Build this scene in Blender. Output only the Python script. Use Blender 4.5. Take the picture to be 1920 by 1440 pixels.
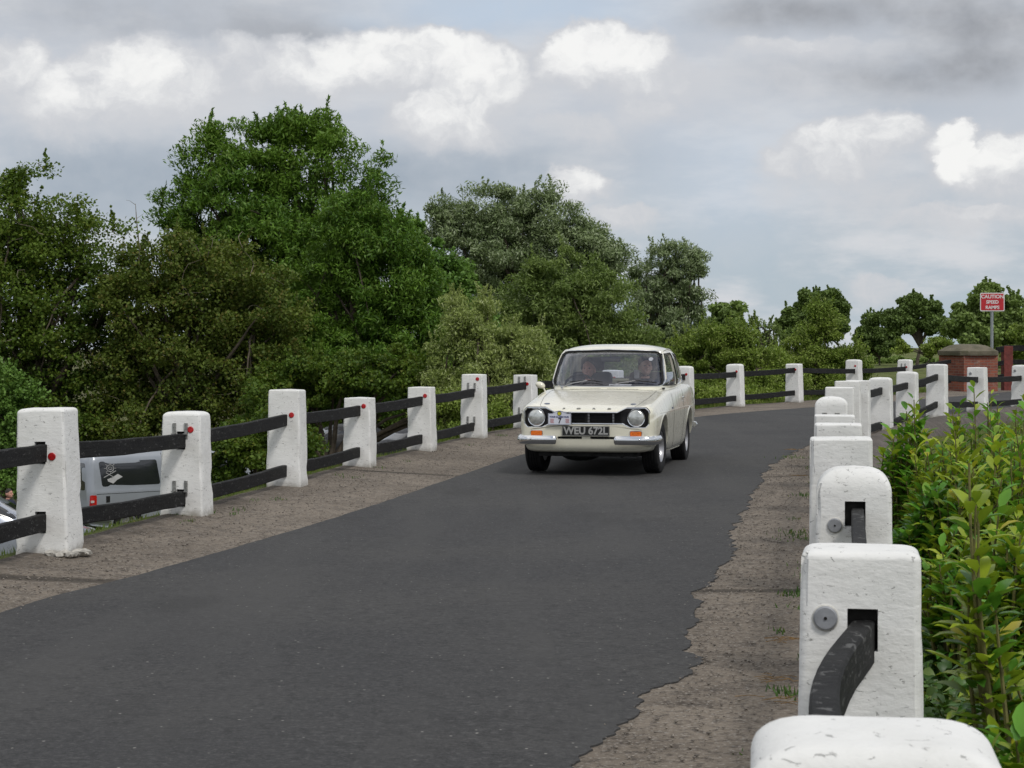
import bpy, bmesh, math, random
import numpy as np
from mathutils import Vector, Matrix, noise as mnoise
from mathutils.bvhtree import BVHTree
R = math.radians
PI = math.pi
for o in list(bpy.data.objects): bpy.data.objects.remove(o)
scene = bpy.context.scene
COL = scene.collection
rng = np.random.default_rng(7)
random.seed(7)

# ------------------------------------------------------------------ camera
F = 3600.0; HZ = 650.0; EYE = 1.40          # focal length and horizon in photo pixels, eye height in metres
cam_d = bpy.data.cameras.new("camera"); cam = bpy.data.objects.new("camera", cam_d); COL.objects.link(cam)
cam_d.sensor_width = 36; cam_d.lens = F/1920*36
cam_d.shift_y = -(720-HZ)/1920
cam_d.clip_start = 0.1; cam_d.clip_end = 6000
cam.location = (0, 0, EYE); cam.rotation_euler = (R(90), 0, 0)
cam_d.dof.use_dof = True; cam_d.dof.focus_distance = 16.0; cam_d.dof.aperture_fstop = 22
scene.camera = cam
scene.render.resolution_x = 1024; scene.render.resolution_y = 768
scene.view_settings.view_transform = 'Standard'; scene.view_settings.look = 'None'
scene.view_settings.exposure = 0.0; scene.view_settings.gamma = 1.0

def W(px, py, Y):                            # photo position at depth Y -> world point
    return ((px-960)/F*Y, Y, EYE-(py-HZ)/F*Y)

# ------------------------------------------------------------------ sky and sun
SUN_EL = R(50); SUN_AZ = R(148)               # azimuth from +Y towards +X
world = bpy.data.worlds.new("World"); scene.world = world; world.use_nodes = True
nt = world.node_tree; nt.nodes.clear()
class NB:
    def __init__(s, nt): s.nt = nt
    def n(s, typ, **kw):
        nd = s.nt.nodes.new(typ)
        for k, v in kw.items(): setattr(nd, k, v)
        return nd
    def put(s, sock, v):
        if isinstance(v, bpy.types.NodeSocket): s.nt.links.new(v, sock)
        elif isinstance(v, (tuple, list)) and len(v) == 3 and sock.type == 'RGBA': sock.default_value = (*v, 1)
        else: sock.default_value = v
    def math(s, op, a, b=0.0, c=0.0, clamp=False):
        nd = s.n('ShaderNodeMath', operation=op, use_clamp=clamp)
        s.put(nd.inputs[0], a); s.put(nd.inputs[1], b); s.put(nd.inputs[2], c)
        return nd.outputs[0]
    def vmath(s, op, a, b=(0, 0, 0)):
        nd = s.n('ShaderNodeVectorMath', operation=op)
        s.put(nd.inputs[0], a); s.put(nd.inputs[1], b)
        return nd.outputs['Value'] if op in ('LENGTH', 'DOT_PRODUCT') else nd.outputs[0]
    def mix(s, f, a, b, mode='MIX'):
        nd = s.n('ShaderNodeMix', data_type='RGBA', blend_type=mode)
        s.put(nd.inputs[0], f); s.put(nd.inputs[6], a); s.put(nd.inputs[7], b)
        return nd.outputs[2]
    def noise(s, vec, scale=5, detail=4, rough=0.5, dist=0.0, col=False):
        nd = s.n('ShaderNodeTexNoise'); s.put(nd.inputs['Vector'], vec) if vec is not None else None
        s.put(nd.inputs['Scale'], scale); nd.inputs['Detail'].default_value = detail
        nd.inputs['Roughness'].default_value = rough; nd.inputs['Distortion'].default_value = dist
        return nd.outputs['Color'] if col else nd.outputs['Fac']
    def rng(s, v, a, b, c=0.0, d=1.0, smooth=True):
        nd = s.n('ShaderNodeMapRange', interpolation_type='SMOOTHSTEP' if smooth else 'LINEAR')
        s.put(nd.inputs[0], v); s.put(nd.inputs[1], a); s.put(nd.inputs[2], b); s.put(nd.inputs[3], c); s.put(nd.inputs[4], d)
        return nd.outputs[0]
B = NB(nt)
tc = B.n('ShaderNodeTexCoord').outputs['Generated']
sep = B.n('ShaderNodeSeparateXYZ'); nt.links.new(tc, sep.inputs[0])
az = B.math('ARCTAN2', sep.outputs[0], sep.outputs[1])
el = B.math('ARCSINE', sep.outputs[2])
def comb(x, y, z=0.0):
    nd = B.n('ShaderNodeCombineXYZ'); B.put(nd.inputs[0], x); B.put(nd.inputs[1], y); B.put(nd.inputs[2], z); return nd.outputs[0]
P = comb(az, el)                                             # azimuth and elevation of the sky direction
Pn = comb(az, B.math('MULTIPLY', el, 1.35))
def centred(scale, det, amp):
    return B.vmath('MULTIPLY', B.vmath('SUBTRACT', B.noise(Pn, scale, det, 0.6, 0, True), (0.5, 0.5, 0.5)), amp)
big_w = centred(11, 2, (0.030, 0.020, 0)); mid_w = centred(42, 5, (0.024, 0.021, 0))
Q = B.vmath('ADD', B.vmath('ADD', P, big_w), mid_w)
QS = B.vmath('ADD', P, centred(8, 4, (0.05, 0.030, 0)))
def blobs(coord, lst, hard):
    tot = None
    for (px, py, rx, ry, w) in lst:
        d = B.vmath('SUBTRACT', coord, ((px-960)/F, (HZ-py)/F, 0))
        d = B.vmath('MULTIPLY', d, (F/rx, F/ry, 0))
        m = B.rng(B.vmath('LENGTH', d), hard, 1.25, w, 0.0)
        tot = m if tot is None else (B.math('MAXIMUM', tot, m) if hard > .3 else B.math('ADD', tot, m))
    return tot
# heaped cloud: crisp sunlit tops that melt into grey below
def heaps(coord, lst):
    tot = None
    for (px, py, rx, ry, w) in lst:
        d = B.vmath('SUBTRACT', coord, ((px-960)/F, (HZ-py)/F, 0))
        d = B.vmath('MULTIPLY', d, (F/(rx*1.28), F/(ry*1.36), 0))
        sp_ = B.n('ShaderNodeSeparateXYZ'); B.put(sp_.inputs[0], d)
        upv = B.rng(sp_.outputs[1], -.5, .5)                                     # 0 in the lower part, 1 towards the top
        l = B.math('MULTIPLY', B.vmath('LENGTH', d), B.math('MULTIPLY_ADD', upv, .45, .55))
        m = B.math('MULTIPLY', B.rng(l, B.math('MULTIPLY_ADD', upv, .70, -.10), 1.12, 1.0, 0.0), w)
        tot = m if tot is None else B.math('SMOOTH_MAX', tot, m, .25)
    return tot
white = [(120,225,90,50,.6),(190,185,100,62,.85),(260,150,110,60,.95),(350,175,100,60,.7),(450,140,110,54,.6),(600,125,100,52,.9),(700,112,90,46,1),(800,125,90,46,1),
         (890,140,90,54,1),(950,165,60,50,.8),(840,215,100,46,.95),(1060,120,60,40,.9),(1115,95,70,52,1.08),(1185,115,80,50,.95),(1260,150,80,50,.5),
         (1490,310,60,36,.7),(1560,275,90,50,.85),(1650,262,90,44,.8),(1775,275,30,30,1.0),(1790,315,26,36,1.1),(1860,320,60,48,.9),(1925,330,60,60,.9),(1820,415,140,20,.6),
         (1090,350,60,30,.75),(1175,408,60,24,.6),(1630,548,64,26,.45),(40,145,80,50,.8),(1510,92,130,22,.5),(1080,245,90,30,.45),(1210,210,60,28,.5),(1400,180,150,60,.35),(1640,370,220,40,.4)]
grey = [(300,45,460,80,.75),(560,75,220,38,.5),(1700,25,440,70,1.2),(1640,150,300,60,1.1),(1850,110,230,90,1.1),(1420,40,160,44,.7)]
blue_dark = [(300,330,520,100,1.1),(830,345,260,80,1.1),(1050,300,260,70,.4),(100,420,250,80,.8),(1650,215,260,26,.3)]
blue_sky = [(960,25,380,66,1.0),(1380,330,220,170,.45),(660,60,60,34,.6)]
wN = heaps(Q, white); gN = blobs(QS, grey, 0.0); dN = blobs(QS, blue_dark, 0.0); sN = blobs(QS, blue_sky, 0.0)
hor = B.rng(el, 0.0, 0.13)
base = B.mix(hor, (0.42, 0.515, 0.585), (0.55, 0.59, 0.655))
field_n = B.noise(comb(az, B.math('MULTIPLY', el, 3.0)), 10, 6, 0.6)
base = B.mix(B.rng(field_n, .42, .66), base, (0.68, 0.70, 0.735))
base = B.mix(B.math('MULTIPLY', sN, 0.75, clamp=True), base, (0.50, 0.63, 0.79))
base = B.mix(B.math('MULTIPLY', B.math('MULTIPLY', dN, B.rng(B.noise(Pn, 9, 4, .6), .3, .62, .45, 1.0)), 1.0, clamp=True), base, (0.33, 0.395, 0.475))
gm = B.math('MULTIPLY', gN, B.rng(B.noise(Pn, 12, 5, .6), .3, .65, .35, 1.0))
base = B.mix(B.math('MULTIPLY', gm, 0.85, clamp=True), base, (0.31, 0.325, 0.355))
inner = B.noise(Q, 36, 6, .62)
den = B.math('ADD', wN, B.math('MULTIPLY', B.math('SUBTRACT', inner, .5), B.math('MULTIPLY', wN, 1.8)))
ccol = B.mix(B.rng(den, .45, 1.15), (0.64, 0.65, 0.68), (0.97, 0.965, 0.95))
skyc = B.mix(B.rng(den, .02, .62, 0.0, .97), base, ccol)
over = B.mix(B.rng(B.noise(tc, 3.2, 5, .6), .35, .65), (0.42, 0.47, 0.55), (1.05, 1.03, 1.0))    # overhead the broken cloud goes on
skyc = B.mix(B.rng(el, 0.22, 0.42), skyc, over)
skyt = B.n('ShaderNodeTexSky', sky_type='NISHITA', sun_disc=False)
skyt.sun_elevation = SUN_EL; skyt.sun_rotation = SUN_AZ; skyt.altitude = 50; skyt.dust_density = 1.5
bg1 = B.n('ShaderNodeBackground'); nt.links.new(skyt.outputs[0], bg1.inputs[0]); bg1.inputs[1].default_value = 0.06
bg2 = B.n('ShaderNodeBackground'); nt.links.new(skyc, bg2.inputs[0]); bg2.inputs[1].default_value = 1.0
ms = B.n('ShaderNodeMixShader'); ms.inputs[0].default_value = 0.94
nt.links.new(bg1.outputs[0], ms.inputs[1]); nt.links.new(bg2.outputs[0], ms.inputs[2])
wo = B.n('ShaderNodeOutputWorld'); nt.links.new(ms.outputs[0], wo.inputs[0])
sd = bpy.data.lights.new("sun", 'SUN'); sd.energy = 1.5; sd.angle = R(12); sd.color = (1.0, 0.96, 0.90)
sun = bpy.data.objects.new("sun", sd); COL.objects.link(sun)
sv = Vector((math.sin(SUN_AZ)*math.cos(SUN_EL), math.cos(SUN_AZ)*math.cos(SUN_EL), math.sin(SUN_EL)))
sun.rotation_euler = sv.to_track_quat('Z', 'Y').to_euler()

# ------------------------------------------------------------------ helpers
def link(o, parent=None):
    COL.objects.link(o)
    if parent: o.parent = parent
    return o
def tag(o, label=None, cat=None, group=None, kind=None):
    if label: o['label'] = label
    if cat: o['category'] = cat
    if group: o['group'] = group
    if kind: o['kind'] = kind
    return o
def empty(name, loc, rz=0, label=None, cat=None, group=None):
    o = bpy.data.objects.new(name, None); link(o); o.location = loc; o.rotation_euler = (0, 0, rz); o.empty_display_size = .2
    return tag(o, label, cat, group)
def mesh_np(name, V, Fc, mat, parent=None, smooth=False, fsize=None):
    """V (n,3) array, Fc (m,k) int array or list of lists"""
    me = bpy.data.meshes.new(name)
    if isinstance(Fc, np.ndarray):
        V = np.asarray(V, dtype=np.float32); k = Fc.shape[1]; m = Fc.shape[0]
        me.vertices.add(len(V)); me.vertices.foreach_set('co', V.ravel())
        me.loops.add(m*k); me.loops.foreach_set('vertex_index', Fc.astype(np.int32).ravel())
        me.polygons.add(m); me.polygons.foreach_set('loop_start', np.arange(0, m*k, k, dtype=np.int32))
        me.update(calc_edges=True)
    else:
        me.from_pydata([tuple(map(float, v)) for v in V], [], [list(map(int, f)) for f in Fc]); me.update()
    if smooth: me.polygons.foreach_set('use_smooth', [True]*len(me.polygons))
    if mat: me.materials.append(mat)
    return link(bpy.data.objects.new(name, me), parent)
class MB:
    """collects shapes of one part, build() links them as one mesh object"""
    def __init__(s): s.v = []; s.f = []
    def add(s, V, Fc, M=None):
        o = len(s.v)
        for p in V: s.v.append(tuple(M @ Vector(p)) if M is not None else tuple(p))
        for f in Fc: s.f.append([i+o for i in f])
        return s
    def box(s, x0, x1, y0, y1, z0, z1, M=None, b=0.0):
        if b > 0:
            bm = bmesh.new(); bmesh.ops.create_cube(bm, size=1)
            for v in bm.verts: v.co = Vector(((x0+x1)/2+v.co.x*(x1-x0), (y0+y1)/2+v.co.y*(y1-y0), (z0+z1)/2+v.co.z*(z1-z0)))
            bmesh.ops.bevel(bm, geom=bm.edges[:], offset=b, segments=2, affect='EDGES', profile=0.5)
            bm.verts.index_update()
            s.add([v.co.copy() for v in bm.verts], [[v.index for v in f.verts] for f in bm.faces], M); bm.free(); return s
        V = [(x0,y0,z0),(x1,y0,z0),(x1,y1,z0),(x0,y1,z0),(x0,y0,z1),(x1,y0,z1),(x1,y1,z1),(x0,y1,z1)]
        return s.add(V, [(0,3,2,1),(4,5,6,7),(0,1,5,4),(1,2,6,5),(2,3,7,6),(3,0,4,7)], M)
    def tube(s, pts, r, n=8, closed=False, cap=True, M=None):
        pts = [Vector(p) for p in pts]; m = len(pts)
        rs = r if isinstance(r, (list, tuple)) else [r]*m
        V = []; up = Vector((0, 0, 1)); pa = None
        for i, p in enumerate(pts):
            if closed: d = pts[(i+1) % m]-pts[i-1]
            else: d = pts[min(i+1, m-1)]-pts[max(i-1, 0)]
            if d.length < 1e-9: d = Vector((0, 0, 1))
            d.normalize()
            if pa is None:
                pa = d.orthogonal().normalized()
            else:
                pa = (pa-d*pa.dot(d)); pa = pa.normalized() if pa.length > 1e-6 else d.orthogonal().normalized()
            b = d.cross(pa)
            for k in range(n):
                a = 2*PI*k/n; V.append(p+(pa*math.cos(a)+b*math.sin(a))*rs[i])
        Fc = []
        for i in range(m if closed else m-1):
            j = (i+1) % m
            for k in range(n): Fc.append((i*n+k, i*n+(k+1) % n, j*n+(k+1) % n, j*n+k))
        if not closed and cap:
            Fc.append(tuple(range(n-1, -1, -1))); Fc.append(tuple((m-1)*n+k for k in range(n)))
        return s.add(V, Fc, M)
    def lathe(s, prof, n=32, axis='z', M=None, closed=False):
        """prof: list of (radius, h)"""
        V = []
        for (r, h) in prof:
            for k in range(n):
                a = 2*PI*k/n; c, q = r*math.cos(a), r*math.sin(a)
                V.append((c, q, h) if axis == 'z' else ((h, c, q) if axis == 'x' else (c, h, q)))
        Fc = []
        m = len(prof)
        for i in range(m if closed else m-1):
            j = (i+1) % m
            for k in range(n): Fc.append((i*n+k, i*n+(k+1) % n, j*n+(k+1) % n, j*n+k))
        if not closed:
            if prof[0][0] > 1e-5: Fc.append(tuple(range(n-1, -1, -1)))
            if prof[-1][0] > 1e-5: Fc.append(tuple((m-1)*n+k for k in range(n)))
        return s.add(V, Fc, M)
    def ell(s, c, r, n=16, m=10, M=None):
        V = []; Fc = []
        for i in range(m+1):
            t = PI*i/m
            for k in range(n):
                a = 2*PI*k/n
                V.append((c[0]+r[0]*math.sin(t)*math.cos(a), c[1]+r[1]*math.sin(t)*math.sin(a), c[2]+r[2]*math.cos(t)))
        for i in range(m):
            for k in range(n): Fc.append((i*n+k, (i+1)*n+k, (i+1)*n+(k+1) % n, i*n+(k+1) % n))
        return s.add(V, Fc, M)
    def prism(s, poly, a, b, axis='y', M=None):
        """poly list of 2D points; extruded from a to b along axis; for y: (x,z), for x: (y,z), for z: (x,y)"""
        n = len(poly)
        def mk(p, h): return (p[0], h, p[1]) if axis == 'y' else ((h, p[0], p[1]) if axis == 'x' else (p[0], p[1], h))
        V = [mk(p, a) for p in poly]+[mk(p, b) for p in poly]
        Fc = [tuple(range(n)), tuple(range(2*n-1, n-1, -1))]+[(i, i+n, (i+1) % n+n, (i+1) % n) for i in range(n)]
        return s.add(V, Fc, M)
    def build(s, name, mat, parent=None, smooth=False, fix=True):
        me = bpy.data.meshes.new(name); me.from_pydata(s.v, [], s.f); me.update()
        if fix:
            bm = bmesh.new(); bm.from_mesh(me); bmesh.ops.remove_doubles(bm, verts=bm.verts, dist=1e-5)
            bmesh.ops.recalc_face_normals(bm, faces=bm.faces); bm.to_mesh(me); bm.free()
        if smooth:
            me.polygons.foreach_set('use_smooth', [True]*len(me.polygons))
            if smooth != 'all': me.set_sharp_from_angle(angle=R(35 if smooth is True else smooth))
        if mat: me.materials.append(mat)
        return link(bpy.data.objects.new(name, me), parent)
def apply_mods(o):
    dg = bpy.context.evaluated_depsgraph_get(); dg.update()
    me = bpy.data.meshes.new_from_object(o.evaluated_get(dg)); old = o.data; o.modifiers.clear(); o.data = me
    me.name = o.name; bpy.data.meshes.remove(old)
def boolean(o, cutter, op='DIFFERENCE', keep=False):
    cutter.parent = o.parent
    m = o.modifiers.new('b', 'BOOLEAN'); m.object = cutter; m.operation = op; m.solver = 'EXACT'
    apply_mods(o)
    if not keep:
        me = cutter.data; bpy.data.objects.remove(cutter); bpy.data.meshes.remove(me)
def smoothobj(o, ang=35):
    o.data.polygons.foreach_set('use_smooth', [True]*len(o.data.polygons)); o.data.set_sharp_from_angle(angle=R(ang))
def catmull(pts, n=8, closed=False):
    """dense points through control points (any dimension)"""
    pts = [np.array(p, float) for p in pts]; m = len(pts); out = []
    rngi = range(m if closed else m-1)
    for i in rngi:
        p0 = pts[i-1] if (closed or i > 0) else 2*pts[0]-pts[1]
        p1 = pts[i]; p2 = pts[(i+1) % m]
        p3 = pts[(i+2) % m] if (closed or i+2 < m) else 2*pts[-1]-pts[-2]
        for k in range(n):
            t = k/n
            out.append(0.5*((2*p1)+(-p0+p2)*t+(2*p0-5*p1+4*p2-p3)*t*t+(-p0+3*p1-3*p2+p3)*t**3))
    if not closed: out.append(pts[-1])
    return np.array(out)
def roundpoly(poly, r, n=4):
    """2D polygon with rounded corners; r one number or one per corner"""
    m = len(poly); out = []
    rr = r if isinstance(r, (list, tuple)) else [r]*m
    for i in range(m):
        p = Vector(poly[i]); a = Vector(poly[i-1])-p; b = Vector(poly[(i+1) % m])-p
        la, lb = a.length, b.length; a.normalize(); b.normalize()
        ang = max(a.angle(b), 1e-3); t = min(rr[i]/max(math.tan(ang/2), 1e-3), la*.48, lb*.48)
        q0 = p+a*t; q1 = p+b*t
        for k in range(n+1):
            u = k/n; out.append(tuple(q0*(1-u)**2+p*2*u*(1-u)+q1*u*u))
    return out
def text_mesh(txt, size, mat, name, parent, M, extrude=0.002, align='CENTER', sx=1.0, bold=0.0):
    cu = bpy.data.curves.new('t', 'FONT'); cu.body = txt; cu.size = size; cu.extrude = extrude; cu.align_x = align; cu.align_y = 'CENTER'; cu.offset = bold
    o = bpy.data.objects.new('t', cu); COL.objects.link(o)
    dg = bpy.context.evaluated_depsgraph_get(); dg.update()
    me = bpy.data.meshes.new_from_object(o.evaluated_get(dg)); bpy.data.objects.remove(o); bpy.data.curves.remove(cu)
    me.name = name; me.transform(M @ Matrix.Diagonal((sx, 1, 1, 1)))
    me.materials.clear(); me.materials.append(mat)
    return link(bpy.data.objects.new(name, me), parent)
FRONT = Matrix.Rotation(R(90), 4, 'X')       # text plane facing -Y

# ------------------------------------------------------------------ materials
def newmat(name):
    m = bpy.data.materials.new(name); m.use_nodes = True; n = m.node_tree; n.nodes.clear()
    b = NB(n); o = b.n('ShaderNodeOutputMaterial'); p = b.n('ShaderNodeBsdfPrincipled'); n.links.new(p.outputs[0], o.inputs[0])
    return m, b, p, o
def objco(b): return b.n('ShaderNodeTexCoord').outputs['Object']
def geoco(b): return b.n('ShaderNodeNewGeometry').outputs['Position']
def bump(b, h, strength=.3, dist=.01):
    nd = b.n('ShaderNodeBump'); b.put(nd.inputs['Height'], h); nd.inputs['Strength'].default_value = strength; nd.inputs['Distance'].default_value = dist
    return nd.outputs[0]
def simple(name, col, rough=.5, metal=0.0, var=.12, scale=6, bmp=0.0, bscale=60, coat=0.0, spec=.5):
    m, b, p, o = newmat(name); co = objco(b)
    n1 = b.noise(co, scale, 5, .6)
    c2 = tuple(c*(1-var) for c in col); c3 = tuple(min(1, c*(1+var)) for c in col)
    b.put(p.inputs['Base Color'], b.mix(b.rng(n1, .3, .7), c2, c3))
    b.put(p.inputs['Roughness'], b.rng(b.noise(co, scale*3, 3, .5), .3, .7, max(0.02, rough*.85), min(1, rough*1.15)))
    p.inputs['Metallic'].default_value = metal; p.inputs['Coat Weight'].default_value = coat; p.inputs['Coat Roughness'].default_value = .11
    p.inputs['Specular IOR Level'].default_value = spec
    if bmp: b.put(p.inputs['Normal'], bump(b, b.noise(co, bscale, 4, .6), bmp, .004))
    return m
def mat_asphalt():
    m, b, p, o = newmat('asphalt'); co = geoco(b)
    big = b.noise(co, .35, 5, .55); mid = b.noise(co, 2.2, 5, .6); fine_ = b.noise(co, 90, 3, .7)
    c = b.mix(b.rng(big, .38, .62), (.036, .036, .038), (.050, .049, .0485))
    c = b.mix(b.rng(mid, .5, .75, 0, .55), c, (.030, .030, .031))
    grit = b.noise(co, 34, 4, .75); g2 = b.noise(co, 11, 4, .7)
    c = b.mix(b.rng(g2, .50, .64, 0, .6), c, (.019, .019, .020))
    c = b.mix(b.rng(grit, .52, .66, 0, .55), c, (.105, .104, .104))
    c = b.mix(b.rng(grit, .47, .34, 0, .6), c, (.012, .012, .013))
    c = b.mix(b.rng(fine_, .45, .7, 0, .45), c, (.085, .084, .083))
    trk = b.noise(b.vmath('MULTIPLY', co, (1.6, .16, 1)), 1.0, 4, .55)
    c = b.mix(b.rng(trk, .46, .66, 0, .5), c, (.062, .061, .060))
    # faint joint and worn patches
    c = b.mix(b.math('MULTIPLY', b.rng(b.noise(b.vmath('MULTIPLY', co, (.9, .35, 1)), 1.0, 5, .6), .58, .68), .5), c, (.031, .0305, .030))
    v = b.n('ShaderNodeTexVoronoi'); b.put(v.inputs['Vector'], co); v.inputs['Scale'].default_value = 16
    sp = b.math('MULTIPLY', b.rng(v.outputs['Distance'], .05, .12, 1, 0), b.rng(v.outputs['Color'], .58, .66))
    c = b.mix(sp, c, (.30, .29, .27))
    v2 = b.n('ShaderNodeTexVoronoi'); b.put(v2.inputs['Vector'], co); v2.inputs['Scale'].default_value = 5
    c = b.mix(b.math('MULTIPLY', b.rng(v2.outputs['Distance'], .03, .07, 1, 0), b.rng(v2.outputs['Color'], .6, .65)), c, (.02, .02, .02))
    b.put(p.inputs['Base Color'], c); p.inputs['Roughness'].default_value = .85; p.inputs['Specular IOR Level'].default_value = .35
    h = b.math('ADD', b.noise(co, 130, 3, .7), b.math('MULTIPLY', mid, .7))
    b.put(p.inputs['Normal'], bump(b, h, .55, .006))
    return m
def mat_verge():
    m, b, p, o = newmat('verge concrete'); co = geoco(b)
    c = b.mix(b.rng(b.noise(co, .8, 6, .6), .3, .7), (.156, .130, .104), (.235, .199, .160))
    c = b.mix(b.rng(b.noise(co, 3.5, 6, .65, .6), .48, .72, 0, .75), c, (.075, .062, .052))
    c = b.mix(b.rng(b.noise(co, 20, 5, .75), .49, .62, 0, .8), c, (.060, .050, .043))
    c = b.mix(b.rng(b.noise(co, 42, 4, .75), .52, .66, 0, .8), c, (.33, .30, .265))
    v = b.n('ShaderNodeTexVoronoi'); b.put(v.inputs['Vector'], co); v.inputs['Scale'].default_value = 38
    c = b.mix(b.math('MULTIPLY', b.rng(v.outputs['Distance'], .1, .3, 1, 0), b.rng(v.outputs['Color'], .6, .7)), c, (.34, .32, .29))
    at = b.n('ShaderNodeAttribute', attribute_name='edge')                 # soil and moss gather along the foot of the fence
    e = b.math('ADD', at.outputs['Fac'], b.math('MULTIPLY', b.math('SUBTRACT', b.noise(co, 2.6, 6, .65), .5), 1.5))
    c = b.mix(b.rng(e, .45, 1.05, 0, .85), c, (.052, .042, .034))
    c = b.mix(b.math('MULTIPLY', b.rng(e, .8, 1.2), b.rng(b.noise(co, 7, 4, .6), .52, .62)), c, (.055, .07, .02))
    # long thin cracks
    w = b.n('ShaderNodeTexWave'); b.put(w.inputs['Vector'], co); w.inputs['Scale'].default_value = .030; w.inputs['Distortion'].default_value = 3.5; w.inputs['Detail'].default_value = 4
    w.bands_direction = 'Y'
    c = b.mix(b.rng(w.outputs['Fac'], .0, .0018, .7, 0), c, (.03, .025, .02))
    b.put(p.inputs['Base Color'], c); p.inputs['Roughness'].default_value = .92; p.inputs['Specular IOR Level'].default_value = .25
    h = b.math('ADD', b.math('MULTIPLY', v.outputs['Distance'], .8), b.math('ADD', b.noise(co, 40, 5, .7), b.noise(co, 6, 4, .6)))
    b.put(p.inputs['Normal'], bump(b, h, .8, .012))
    return m
def mat_ground():
    m, b, p, o = newmat('grass land'); co = geoco(b)
    c = b.mix(b.rng(b.noise(co, .05, 5, .6), .35, .65), (.095, .125, .030), (.160, .175, .060))
    c = b.mix(b.rng(b.noise(co, .9, 6, .65), .4, .7, 0, .7), c, (.06, .085, .02))
    c = b.mix(b.rng(b.noise(co, 14, 5, .7), .45, .7, 0, .6), c, (.17, .17, .07))
    s = b.n('ShaderNodeSeparateXYZ'); b.put(s.inputs[0], co)
    low = b.rng(s.outputs[2], -2.4, -.8, 1, 0)
    c = b.mix(b.math('MULTIPLY', low, b.rng(b.noise(co, .25, 4, .6), .4, .6, .3, .8)), c, (.105, .095, .06))
    b.put(p.inputs['Base Color'], c); p.inputs['Roughness'].default_value = .95; p.inputs['Specular IOR Level'].default_value = .15
    b.put(p.inputs['Normal'], bump(b, b.noise(co, 18, 6, .7), 1.0, .06))
    return m
def mat_white():
    m, b, p, o = newmat('white masonry paint'); co = objco(b)
    inf = b.n('ShaderNodeObjectInfo').outputs['Random']
    off = b.n('ShaderNodeCombineXYZ'); b.put(off.inputs[0], b.math('MULTIPLY', inf, 37.0)); b.put(off.inputs[2], b.math('MULTIPLY', inf, 91.0))
    co2 = b.vmath('ADD', co, off.outputs[0])
    st = b.vmath('MULTIPLY', co2, (1.0, 1.0, 2.2))
    c = b.mix(b.rng(b.noise(co2, 4, 5, .6), .35, .7), (.82, .82, .805), (.75, .75, .73))
    ch = b.noise(st, 30, 5, .66, .9)
    c = b.mix(b.rng(ch, .625, .65, 0, .85, False), c, (.33, .33, .32))
    c = b.mix(b.rng(b.noise(st, 9, 6, .7, .4), .655, .68, 0, .7), c, (.42, .42, .40))
    s = b.n('ShaderNodeSeparateXYZ'); b.put(s.inputs[0], co)
    foot = b.math('ADD', s.outputs[2], b.math('MULTIPLY', b.noise(co2, 9, 5, .7), .16))
    c = b.mix(b.rng(foot, .05, .17, .8, 0), c, (.24, .215, .17))
    run = b.noise(b.vmath('MULTIPLY', co2, (14, 14, 1.2)), 1.0, 4, .6)
    c = b.mix(b.rng(run, .58, .8, 0, .28), c, (.48, .47, .42))
    b.put(p.inputs['Base Color'], c); p.inputs['Roughness'].default_value = .62; p.inputs['Specular IOR Level'].default_value = .35
    h = b.math('ADD', b.math('MULTIPLY', b.noise(st, 16, 5, .6), 1.0), b.math('ADD', b.math('MULTIPLY', b.noise(co2, 90, 4, .6), .22), b.math('MULTIPLY', b.rng(ch, .62, .65), -.4)))
    b.put(p.inputs['Normal'], bump(b, h, .5, .008))
    return m
def mat_blackwood(worn=.5, lo=.59):
    m, b, p, o = newmat('black painted timber'); co = objco(b)
    inf = b.n('ShaderNodeObjectInfo').outputs['Random']
    co = b.vmath('ADD', co, (0, 0, 0)); g = geoco(b)
    gr = b.noise(b.vmath('MULTIPLY', g, (4, 4, 60)), 1.0, 5, .6)
    c = b.mix(b.rng(gr, .35, .7), (.007, .007, .0075), (.015, .015, .0155))
    c = b.mix(b.rng(b.noise(b.vmath('MULTIPLY', g, (1, .6, 1.6)), 26, 6, .7, .8), lo, lo+.05, 0, worn), c, (.15, .15, .148))
    c = b.mix(b.rng(b.noise(g, 3, 3, .5), .5, .75, 0, .5), c, (.020, .019, .017))
    b.put(p.inputs['Base Color'], c); p.inputs['Roughness'].default_value = .7; p.inputs['Specular IOR Level'].default_value = .18
    b.put(p.inputs['Normal'], bump(b, b.math('ADD', gr, b.noise(g, 30, 5, .7)), .5, .006))
    return m
def mat_leaf(name, c1, c2, c3=None, trans=.3, rough=.55, hue_scale=.9, spec=.35, bias=0.0, gain=1.8):
    """leaf colour varies from spray to spray and from leaf to leaf"""
    m, b, p, o = newmat(name); g = b.n('ShaderNodeNewGeometry')
    rnd = g.outputs['Random Per Island']; pos = g.outputs['Position']
    c = b.mix(b.rng(b.noise(pos, hue_scale, 4, .6), .38, .62), c1, c2)
    c = b.mix(b.rng(rnd, 0, 1, -.35, .55, False), c, tuple(min(1, x*1.75) for x in c2))
    if c3: c = b.mix(b.rng(b.math('FRACT', b.math('MULTIPLY', rnd, 17.3)), .80-bias, 1.0, 0, .9), c, c3)
    c = b.mix(1.0, c, (gain, gain, gain), 'MULTIPLY')
    b.put(p.inputs['Base Color'], c); p.inputs['Roughness'].default_value = rough; p.inputs['Specular IOR Level'].default_value = spec
    t = b.n('ShaderNodeBsdfTranslucent'); b.put(t.inputs['Color'], b.mix(.5, c, (.10, .16, .01)))
    mx = b.n('ShaderNodeMixShader'); mx.inputs[0].default_value = trans
    m.node_tree.links.new(p.outputs[0], mx.inputs[1]); m.node_tree.links.new(t.outputs[0], mx.inputs[2]); m.node_tree.links.new(mx.outputs[0], o.inputs[0])
    return m
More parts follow.
